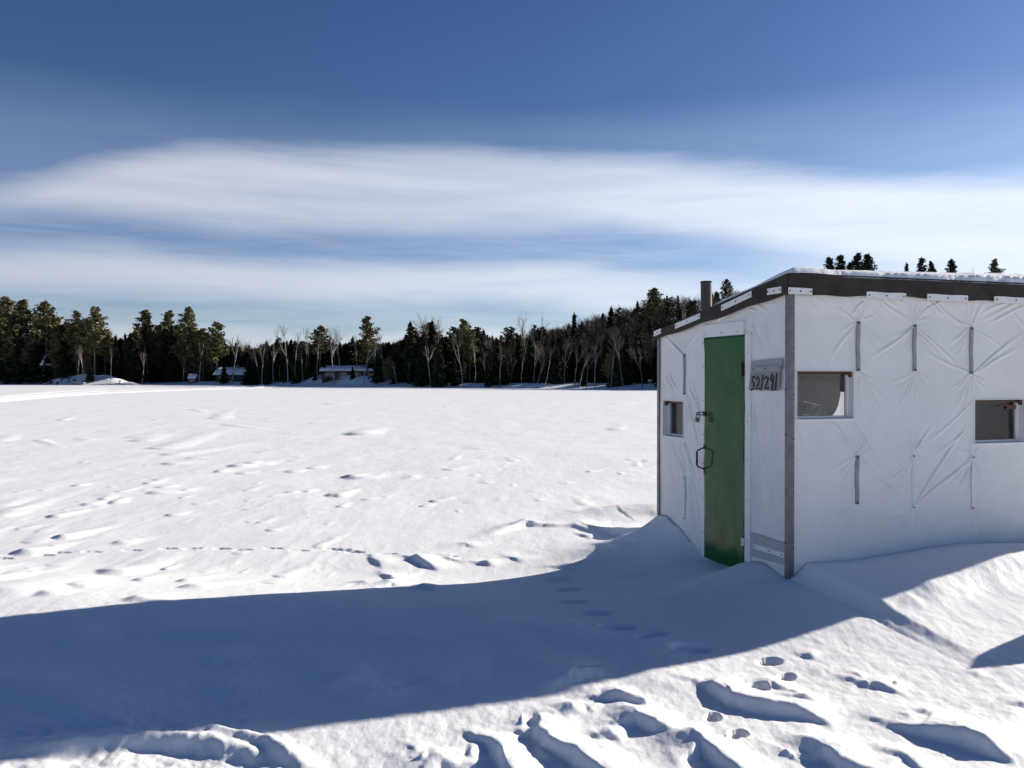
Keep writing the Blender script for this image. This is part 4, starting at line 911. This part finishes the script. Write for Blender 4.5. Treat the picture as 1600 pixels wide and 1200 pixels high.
while n < 236:
    px = -30 + 1080 * ((n * .6180339) % 1.0) + rt.uniform(-3, 3)
    row = rt.random(); back = 1.0 + 26 * row ** 1.3
    if 100 < px < 205: back += 9
    if 205 <= px < 345: back = max(back, 9 + rt.uniform(0, 8))
    for a, b, d, _ in KEEP:
        if a < px < b: back = max(back, d + 4 + rt.uniform(0, 8))
    left = px < 330
    if left: key = rt.choices(['spruce', 'pine', 'birch', 'bare'], [.42, .42, .08, .08])[0]
    elif px < 620: key = rt.choices(['spruce', 'pine', 'birch', 'bare'], [.60, .12, .18, .10])[0]
    else: key = rt.choices(['spruce', 'pine', 'birch', 'bare'], [.68, .04, .10, .18] if px < 760 else [.56, .02, .12, .30])[0]
    sk = float(np.interp(px, SKY_X, SKY_Y)); yt = sk + (abs(rt.gauss(0, 12)) if back > 8 else rt.uniform(6, 52))
    if px > 760: yt = sk + rt.uniform(14, 62)
    if key in ('birch', 'bare'): yt -= 3
    x, y, h = by_pixel(px, yt, shoreD(px) + back)
    if h < 2.5: h = 2.5
    z_ = zone(px); plant_tree(key, x, y, h, DESC[key] + z_, CAT[key], GRP[key] + z_, None, rt.uniform(.9, 1.35) if key in ('spruce', 'pine') else rt.uniform(.8, 1.1), (0, rt.gauss(0, .03))); n += 1
# shrubs and driftwood at the shore
for px, yt, back, lab in [(96, 588, 2.0, 'bare tangle of brush left of the twin birches on the bank'), (108, 585, 3.0, 'taller bare bush behind the brush tangle on the bank'), (117, 590, 1.0, 'low scrubby bush just above the shore boards'),
                          (162, 590, 5.0, 'small bare bush high on the right of the sunlit snowbank'), (173, 592, 2.5, 'brown scrub below the straight birch on the snowbank'), (187, 595, 1.5, 'tiny twig clump low on the snowbank slope'), (30, 590, 1.5, 'grey bare bush at the left end of the shore')]:
    x, y, h = by_pixel(px, yt, shoreD(px) + back); plant_tree('shrub', x, y, max(h, 1.0), lab, 'bush', None, None, 1.4)

# distant wood that reads as one mass, up the hill and behind the shore rows
def forest_mass():
    r = np.random.default_rng(77); parts = {0: [[], [], 0], 1: [[], [], 0], 2: [[], [], 0]}
    pool = {'spruce': [(w, c) for _, _, _, w, c in KINDS['spruce'][1]], 'bare': [(w, c) for _, _, _, w, c in KINDS['bare'][1]], 'pine': [(w, c) for _, _, _, w, c in KINDS['pine'][1][:3]]}
    def put(slot, vq, frac, S, rot, pos):
        v, q = vq; q = q[r.random(len(q)) < frac]; v2 = v[q.ravel()] * S; c, s_ = math.cos(rot), math.sin(rot)
        v2 = np.stack([v2[:, 0] * c - v2[:, 1] * s_, v2[:, 0] * s_ + v2[:, 1] * c, v2[:, 2]], 1) + pos
        P = parts[slot]; P[0].append(v2.astype(np.float32)); P[1].append(np.arange(len(v2)).reshape(-1, 4) + P[2]); P[2] += len(v2)
    n = 0
    while n < 4300:
        px = r.uniform(-120, 1950) if r.random() < .5 else r.uniform(580, 1320); D0 = shoreD(px)
        hillside = sstep(600, 900, px)
        back = 16 + (26 + 144 * float(hillside)) * r.random() ** .95
        if px > 1040 and r.random() < .3: back = r.uniform(2, 24)
        Y = D0 + back; X = (px - 800) / F * Y; z = gz(X, Y)
        pb = .25 + .62 * float(hillside) * min(1, back / 45)
        u = r.random(); k = 'bare' if u < pb else ('pine' if u > .95 and back < 90 else 'spruce')
        h = {'bare': r.uniform(7, 10.5), 'spruce': r.uniform(6, 10.5), 'pine': r.uniform(9, 13)}[k] * (1 - .18 * float(hillside))
        if px < 640:       # keep under the skyline of the front rows
            zt = EYE + (HZ - float(np.interp(px, SKY_X, SKY_Y)) - 6 - abs(r.normal(0, 6))) / F * Y; h = min(max(zt - z, 3), 15)
        w, c = pool[k][r.integers(len(pool[k]))]; h0 = 12.0 if k != 'pine' else 18.0; S = np.array([h / h0 * 1.2, h / h0 * 1.2, h / h0]); rot = r.uniform(0, 6.28); pos = np.array([X, Y, z - .1])
        fr = .8 if back < 60 else .55
        if k == 'bare': put(1, c, .55, S * np.array([1.1, 1.1, 1]), rot, pos); put(1, w, .8, S, rot, pos)
        else: put(0, c, fr if k == 'spruce' else fr * .5, S * np.array([1.15, 1.15, 1]), rot, pos)
        n += 1
    V = []; Q = []; MI = []; o = 0
    for sl in (0, 1):
        v = np.vstack(parts[sl][0]); q = np.vstack(parts[sl][1]); V.append(v); Q.append(q + o); o += len(v); MI.append(np.full(len(q), sl, np.int32))
    me = np_mesh('distant_forest', np.vstack(V), np.vstack(Q), False); me.polygons.foreach_set('material_index', np.concatenate(MI))
    o_ = link('distant_forest', me, [M['hillgreen'], M['hillwood']]); tag(o_, 'far-off brown and dark green wood covering the hill and the land behind the shore', 'forest', None, 'stuff')
forest_mass()

# ------------------------------------------------------------------ cottages on the far shore
def cottage(label, px0, px1, yb, ye, yr, D, wallm, name='cottage', depth=6.0, wins=3, rail=False, rot=0.0, over=.5):
    xa = (px0 - 800) / F * D; xb = (px1 - 800) / F * D; w = xb - xa; zb = EYE + (HZ - yb) / F * D; ze = EYE + (HZ - ye) / F * D; zr = EYE + (HZ - yr) / F * D
    root = empty(name, ((xa + xb) / 2, D, zb), rot); tag(root, label, 'cottage' if name == 'cottage' else 'shed'); H = ze - zb; RZ = zr - zb; hw = w / 2 - over
    b = MB(); b.box((-hw, 0, -2.0), (hw, depth, H)); b.add([(-hw, 0, H), (-hw, depth, H), (-hw, depth / 2, RZ - .1)], [(0, 1, 2)]); b.add([(hw, 0, H), (hw, depth, H), (hw, depth / 2, RZ - .1)], [(2, 1, 0)]); b.build('wall', M[wallm], root)
    rf = MB(); o = over; t = .12
    sec = [(-o, H - .12), (depth / 2, RZ), (depth + o, H - .12)]
    for k, (tt, off) in enumerate(((t, 0),)):
        vs = [(sx * w / 2, y, z + dz) for sx in (-1, 1) for (y, z) in sec for dz in (0, t)]
        rf.add(vs, [(0, 2, 8, 6), (2, 4, 10, 8), (1, 7, 9, 3), (3, 9, 11, 5), (0, 6, 7, 1), (4, 5, 11, 10), (0, 1, 3, 2), (2, 3, 5, 4), (6, 8, 9, 7), (8, 10, 11, 9)])
    r_ = rf.build('roof', M['siding'], root)
    sn = MB(); n = 16; rs_ = random.Random(len(label)); tp = [[.22 + .16 * rs_.random() for _ in range(n + 1)] for _ in range(5)]
    ysec = [-o - .06, depth / 4, depth / 2, depth * .75, depth + o + .06]
    zsec = [H - .1 + t, (H - .12 + RZ) / 2 + t, RZ + t, (H - .12 + RZ) / 2 + t, H - .1 + t]
    vs = []; 
    for i in range(n + 1):
        x = -w / 2 - .05 + (w + .1) * i / n
        for j in range(5): vs.append((x, ysec[j], zsec[j] + tp[j][i]))
        for j in range(5): vs.append((x, ysec[j], zsec[j] + .006))
    fs = []
    for i in range(n):
        a, c = i * 10, (i + 1) * 10
        for j in range(4): fs += [(a+j, c+j, c+j+1, a+j+1), (a+5+j, a+6+j, c+6+j, c+5+j)]
        fs += [(a, a+5, c+5, c), (a+4, c+4, c+9, a+9)]
    for a in (0, n * 10):
        for j in range(4): fs.append((a+j, a+j+1, a+6+j, a+5+j))
    sn.add(vs, fs, 0, True); sn.build('snow_cover', M['snow'], r_)
    for k in range(wins):
        u = -hw + (k + .5) / wins * 2 * hw; f = MB(); ww, z0, z1 = min(.75, hw / wins * .6), H * .42, H * .82
        for (x0, x1, a, c) in ((u-ww-.08, u-ww, z0-.08, z1+.08), (u+ww, u+ww+.08, z0-.08, z1+.08), (u-ww, u+ww, z0-.08, z0), (u-ww, u+ww, z1, z1+.08)): f.box((x0, -.06, a), (x1, -.003, c))
        wn_ = f.build('window', M['trim'], root); g = MB(); g.box((u-ww, -.03, z0), (u+ww, -.004, z1)); g.build('pane', M['glass'], wn_)
    if rail:
        d = MB(); d.box((-hw, -2.2, .0), (hw * .5, -.01, .15)); d.build('deck', M['siding'], root); q = MB(); q.box((-hw, -2.25, .95), (hw * .5, -2.17, 1.03)); q.box((-hw, -2.25, .5), (hw * .5, -2.17, .56))
        for k in range(9): x = -hw + (1.5 * hw - .07) * k / 8; q.box((x, -2.24, .15), (x + .07, -2.18, .95))
        q.build('railing', M['trim'], root)
    if name == 'cottage' and not rail:
        c_ = MB(); c_.box((hw * .3, depth * .4, RZ - .5), (hw * .3 + .6, depth * .4 + .6, RZ + .9)); c_.build('chimney', M['rock'], r_)
    return root
cottage('snow-roofed cabin half hidden by trees left of the sunlit snowbank', 66, 112, 585, 571, 559, shoreD(90) + 14, 'siding_pale', depth=7, wins=3, rot=R(14))
cottage('small cottage with a blue-shaded snowy roof among the trees', 334, 382, 594, 586, 576, shoreD(355) + 8, 'siding', depth=6, wins=2)
cottage('long low dark cottage with snow on its roof and a pale deck rail', 500, 594, 592.5, 580, 573.5, shoreD(545) + 9, 'siding', depth=7, wins=4, rail=True)
cottage('tiny shed with a pale roof at the shore left of the small cottage', 293.5, 306, 599, 592, 586.5, shoreD(300) + 2.5, 'dock', name='shed', depth=1.6, wins=1, over=.12)
# boards and rocks along the waterline
dk = empty('dock_section', ((124 - 800) / F * (shoreD(124) - .3), shoreD(124) - .3, -.2), R(4)); tag(dk, 'brown wooden dock section pulled up below the sunlit snowbank', 'dock')
b = MB()
for k in range(6): b.box((-1.3, -.5 + k * .18, .38), (1.3, -.35 + k * .18, .44))
b.build('decking', M['dock'], dk); b = MB(); b.box((-1.3, -.53, .2), (1.3, -.47, .375)); b.box((-1.3, .52, .2), (1.3, .58, .375)); b.build('beam', M['dock'], dk)
for x in (-1.1, 1.1):
    b = MB(); b.box((x - .06, -.46, -.1), (x + .06, -.34, .377)); b.build('leg', M['dock'], dk)
sn = MB(); sn.box((-1.25, -.45, .445), (1.25, .5, .55)); sn.build('snow_cover', M['snow'], dk)
import bmesh
RKL = ['grey rock at the far left foot of the shore', 'low brown rock at the waterline near the left edge', 'long flat rock at the waterline left of the snowbank', 'reddish rock in the middle of the left shoreline row', 'small rounded rock near the right of the shoreline row', 'snow-dusted boulder next to the brush tangle', 'last rock of the shoreline row by the brush']
for (px, w, h), lab in zip([(6, 2.2, .9), (22, 1.6, .6), (40, 2.4, .6), (54, 1.9, .7), (66, 1.3, .55), (80, 2.2, .9), (90, 1.6, .7)], RKL):
    me = bpy.data.meshes.new('rock'); bm = bmesh.new(); bmesh.ops.create_icosphere(bm, subdivisions=3, radius=1)
    P = np.array([v.co[:] for v in bm.verts]); nn = fbm(P[:, 0] * 1.3 + px, P[:, 1] * 1.3 + P[:, 2], 3, px)
    for v, q in zip(bm.verts, nn): v.co = Vector((v.co.x * w / 2, v.co.y * w * .4, v.co.z * h)) * (1 + .35 * float(q))
    bm.to_mesh(me); bm.free(); me.polygons.foreach_set('use_smooth', [True] * len(me.polygons)); o = link('rock', me, M['rock']); D = shoreD(px) + .6; o.location = ((px - 800) / F * D, D, -.1); o.rotation_euler.z = px; tag(o, lab, 'rock')
#SHORE>>

# ------------------------------------------------------------------ sky, sun, camera
SKY_STRENGTH, SUN_STRENGTH, EXPOSURE = .05, 5.0, .77
def build_world():
    w = bpy.data.worlds.new('World'); SC.world = w; w.use_nodes = True; nt = w.node_tree; nt.nodes.clear(); L = nt.links.new
    out = nnode(nt, 'ShaderNodeOutputWorld'); bg = nnode(nt, 'ShaderNodeBackground'); bg.inputs['Strength'].default_value = SKY_STRENGTH; L(bg.outputs[0], out.inputs[0])
    sky = nt.nodes.new('ShaderNodeTexSky'); sky.sky_type = 'NISHITA'; sky.sun_disc = False; sky.sun_elevation = SUN_EL; sky.sun_rotation = SUN_AZ
    sky.altitude = 300; sky.air_density = 1.0; sky.dust_density = .3; sky.ozone_density = 3.0
    def op(o, *a):
        n = nt.nodes.new('ShaderNodeMath'); n.operation = o
        for i, v in enumerate(a):
            if isinstance(v, (int, float)): n.inputs[i].default_value = v
            else: L(v, n.inputs[i])
        return n.outputs[0]
    add = lambda a, b: op('ADD', a, b); mul = lambda a, b: op('MULTIPLY', a, b); sub = lambda a, b: op('SUBTRACT', a, b)
    def ss(a, b, x):
        n = nt.nodes.new('ShaderNodeMapRange'); n.interpolation_type = 'SMOOTHSTEP'
        for i, v in ((0, x), (1, a), (2, b)):
            if isinstance(v, (int, float)): n.inputs[i].default_value = v
            else: L(v, n.inputs[i])
        n.inputs[3].default_value = 0; n.inputs[4].default_value = 1; return n.outputs[0]
    tc = nnode(nt, 'ShaderNodeTexCoord'); sp = nnode(nt, 'ShaderNodeSeparateXYZ'); L(tc.outputs['Generated'], sp.inputs[0]); x, y, z = sp.outputs
    az = op('ARCTAN2', x, y); V = op('DIVIDE', z, op('SQRT', add(add(mul(x, x), mul(y, y)), 1e-5)))
    # a streaky, wind-combed coordinate on the sky
    cb = nnode(nt, 'ShaderNodeCombineXYZ'); L(az, cb.inputs[0]); L(V, cb.inputs[1])
    def noise(sx, sy, scale, seed, det=6.0, dist=.3, rot=0, rough=.55):
        mp = nnode(nt, 'ShaderNodeMapping'); mp.inputs['Scale'].default_value = (sx, sy, 1); mp.inputs['Location'].default_value = (seed, seed * .7, 0); mp.inputs['Rotation'].default_value = (0, 0, R(rot)); L(cb.outputs[0], mp.inputs[0])
        n = nnode(nt, 'ShaderNodeTexNoise', Scale=scale, Detail=det, Distortion=dist, Roughness=rough); L(mp.outputs[0], n.inputs['Vector']); return n.outputs['Fac']
    def curve(pts):                                 # height of a cloud edge along the azimuth
        c = nt.nodes.new('ShaderNodeFloatCurve'); L(op('ADD', mul(az, .5), .5), c.inputs['Value']); cv = c.mapping.curves[0]
        P = [(min(max(a * .5 + .5, 0), 1), v) for a, v in pts]
        cv.points[0].location = (0, P[0][1]); cv.points[1].location = (1, P[-1][1])
        for p in P: cv.points.new(*p)
        c.mapping.update(); return c.outputs[0]
    def edge(pix):
        out_ = []
        for px, py in pix:
            a = math.atan((px - 800) / F); out_.append((a, (HZ - py) / F * math.cos(a)))
        return curve(out_)
    wob = mul(sub(noise(1.2, 5, 2.0, 3.1, 4.0), .5), .05); fine = mul(sub(noise(2.0, 22, 2.4, 9.7, 7.0, .5, 3), .5), .05)
    Vw = add(V, add(wob, mul(fine, .3)))
    top1 = edge([(-400,300),(0,278),(150,246),(350,216),(600,222),(1000,240),(1300,252),(1600,262),(2000,270)])
    bot1 = edge([(-400,350),(0,338),(300,364),(700,372),(1100,392),(1300,430),(1600,470),(2000,470)])
    top2 = edge([(-400,350),(0,362),(300,378),(600,396),(900,410),(1100,420),(1300,424),(1600,400),(2000,380)])
    bot2 = edge([(-400,440),(0,452),(300,462),(600,470),(800,476),(1000,500),(1600,540),(2000,540)])
    s1 = noise(1.4, 16, 1.5, 1.3, 7.0, .35, 2.5); s2 = noise(.8, 7, 1.6, 5.9, 6.0, .4, -3)
    s3 = noise(2.6, 40, 1.6, 7.7, 8.0, .8, 4, .65); fib = ss(.30, .70, add(mul(s3, .6), mul(s1, .4)))
    tex = add(add(mul(s1, .40), mul(s2, .48)), mul(s3, .12)); body = ss(.33, .62, tex)
    b1 = mul(ss(add(top1, .014), sub(top1, .030), Vw), ss(sub(bot1, .024), add(bot1, .040), Vw))
    b1 = mul(b1, add(.64, mul(body, .33)))
    b2 = mul(ss(add(top2, .012), sub(top2, .030), Vw), ss(sub(bot2, .020), add(bot2, .022), Vw)); b2 = mul(b2, add(.62, mul(body, .32)))
    veil = mul(ss(.34, .25, Vw), ss(.20, .55, tex)); veil = mul(veil, .16)              # thin wisps above the main bank
    hz = mul(ss(.075, .045, Vw), .75); right = mul(ss(.05, .6, az), mul(ss(.26, .16, Vw), .85)); low = mul(ss(.25, .14, Vw), add(.10, mul(fib, .36)))
    cl = op('MAXIMUM', op('MAXIMUM', b1, b2), op('MAXIMUM', hz, right)); cl = op('MAXIMUM', cl, op('MAXIMUM', veil, low))
    cl = mul(cl, sub(1.0, mul(ss(.9, 1.7, op('ABSOLUTE', az)), .8)))            # the bank of cloud lies ahead; behind the photographer the sky is clear
    cl = op('MULTIPLY', cl, ss(-.02, .01, V)); cl = op('MINIMUM', cl, .95)
    # cloud light: warmer and brighter towards the sun's side
    sunny = ss(-.65, .75, az); mx = nnode(nt, 'ShaderNodeMix', data_type='RGBA'); L(sunny, mx.inputs[0]); mx.inputs[6].default_value = (7.0, 7.4, 8.5, 1); mx.inputs[7].default_value = (11.0, 11.9, 13.2, 1)
    gm = nnode(nt, 'ShaderNodeGamma', Gamma=1.0); L(sky.outputs[0], gm.inputs[0])
    hs = nnode(nt, 'ShaderNodeHueSaturation', Saturation=1.2, Hue=.514); L(gm.outputs[0], hs.inputs['Color'])
    L(mul(sub(1.0, mul(ss(.45, 1.4, V), .45)), add(.95, mul(ss(0.0, .9, az), .28))), hs.inputs['Value'])       # deep winter blue overhead, paler towards the sun
    m2 = nnode(nt, 'ShaderNodeMix', data_type='RGBA'); L(cl, m2.inputs[0]); tn = nnode(nt, 'ShaderNodeMix', data_type='RGBA', blend_type='MULTIPLY'); L(ss(.34, .06, V), tn.inputs[0]); L(hs.outputs[0], tn.inputs[6]); tn.inputs[7].default_value = (1.0, 1.08, 1.30, 1); L(tn.outputs[2], m2.inputs[6]); L(mx.outputs[2], m2.inputs[7]); L(m2.outputs[2], bg.inputs[0])
build_world()
sd = bpy.data.lights.new('sun', 'SUN'); sd.energy = SUN_STRENGTH; sd.angle = R(.53); sd.color = (1.0, .925, .82); so_ = bpy.data.objects.new('sun', sd); COL.objects.link(so_)
to_sun = Vector((math.sin(SUN_AZ) * math.cos(SUN_EL), math.cos(SUN_AZ) * math.cos(SUN_EL), math.sin(SUN_EL))); so_.rotation_euler = to_sun.to_track_quat('Z', 'Y').to_euler(); so_.location = to_sun * 50
cd = bpy.data.cameras.new('camera'); cam = bpy.data.objects.new('camera', cd); COL.objects.link(cam); cam.location = (0, 0, EYE); cd.sensor_width = 36; cd.lens = F / 1600 * 36
cam.rotation_euler = (math.pi / 2 - math.atan(10 / F), 0, 0); cd.clip_start = .05; cd.clip_end = 5000; SC.camera = cam
SC.view_settings.view_transform = 'Standard'; SC.view_settings.look = 'None'; SC.view_settings.exposure = EXPOSURE; SC.view_settings.gamma = 1
SC.cycles.max_bounces = 8; SC.cycles.diffuse_bounces = 4; SC.cycles.transparent_max_bounces = 12; SC.cycles.use_denoising = True
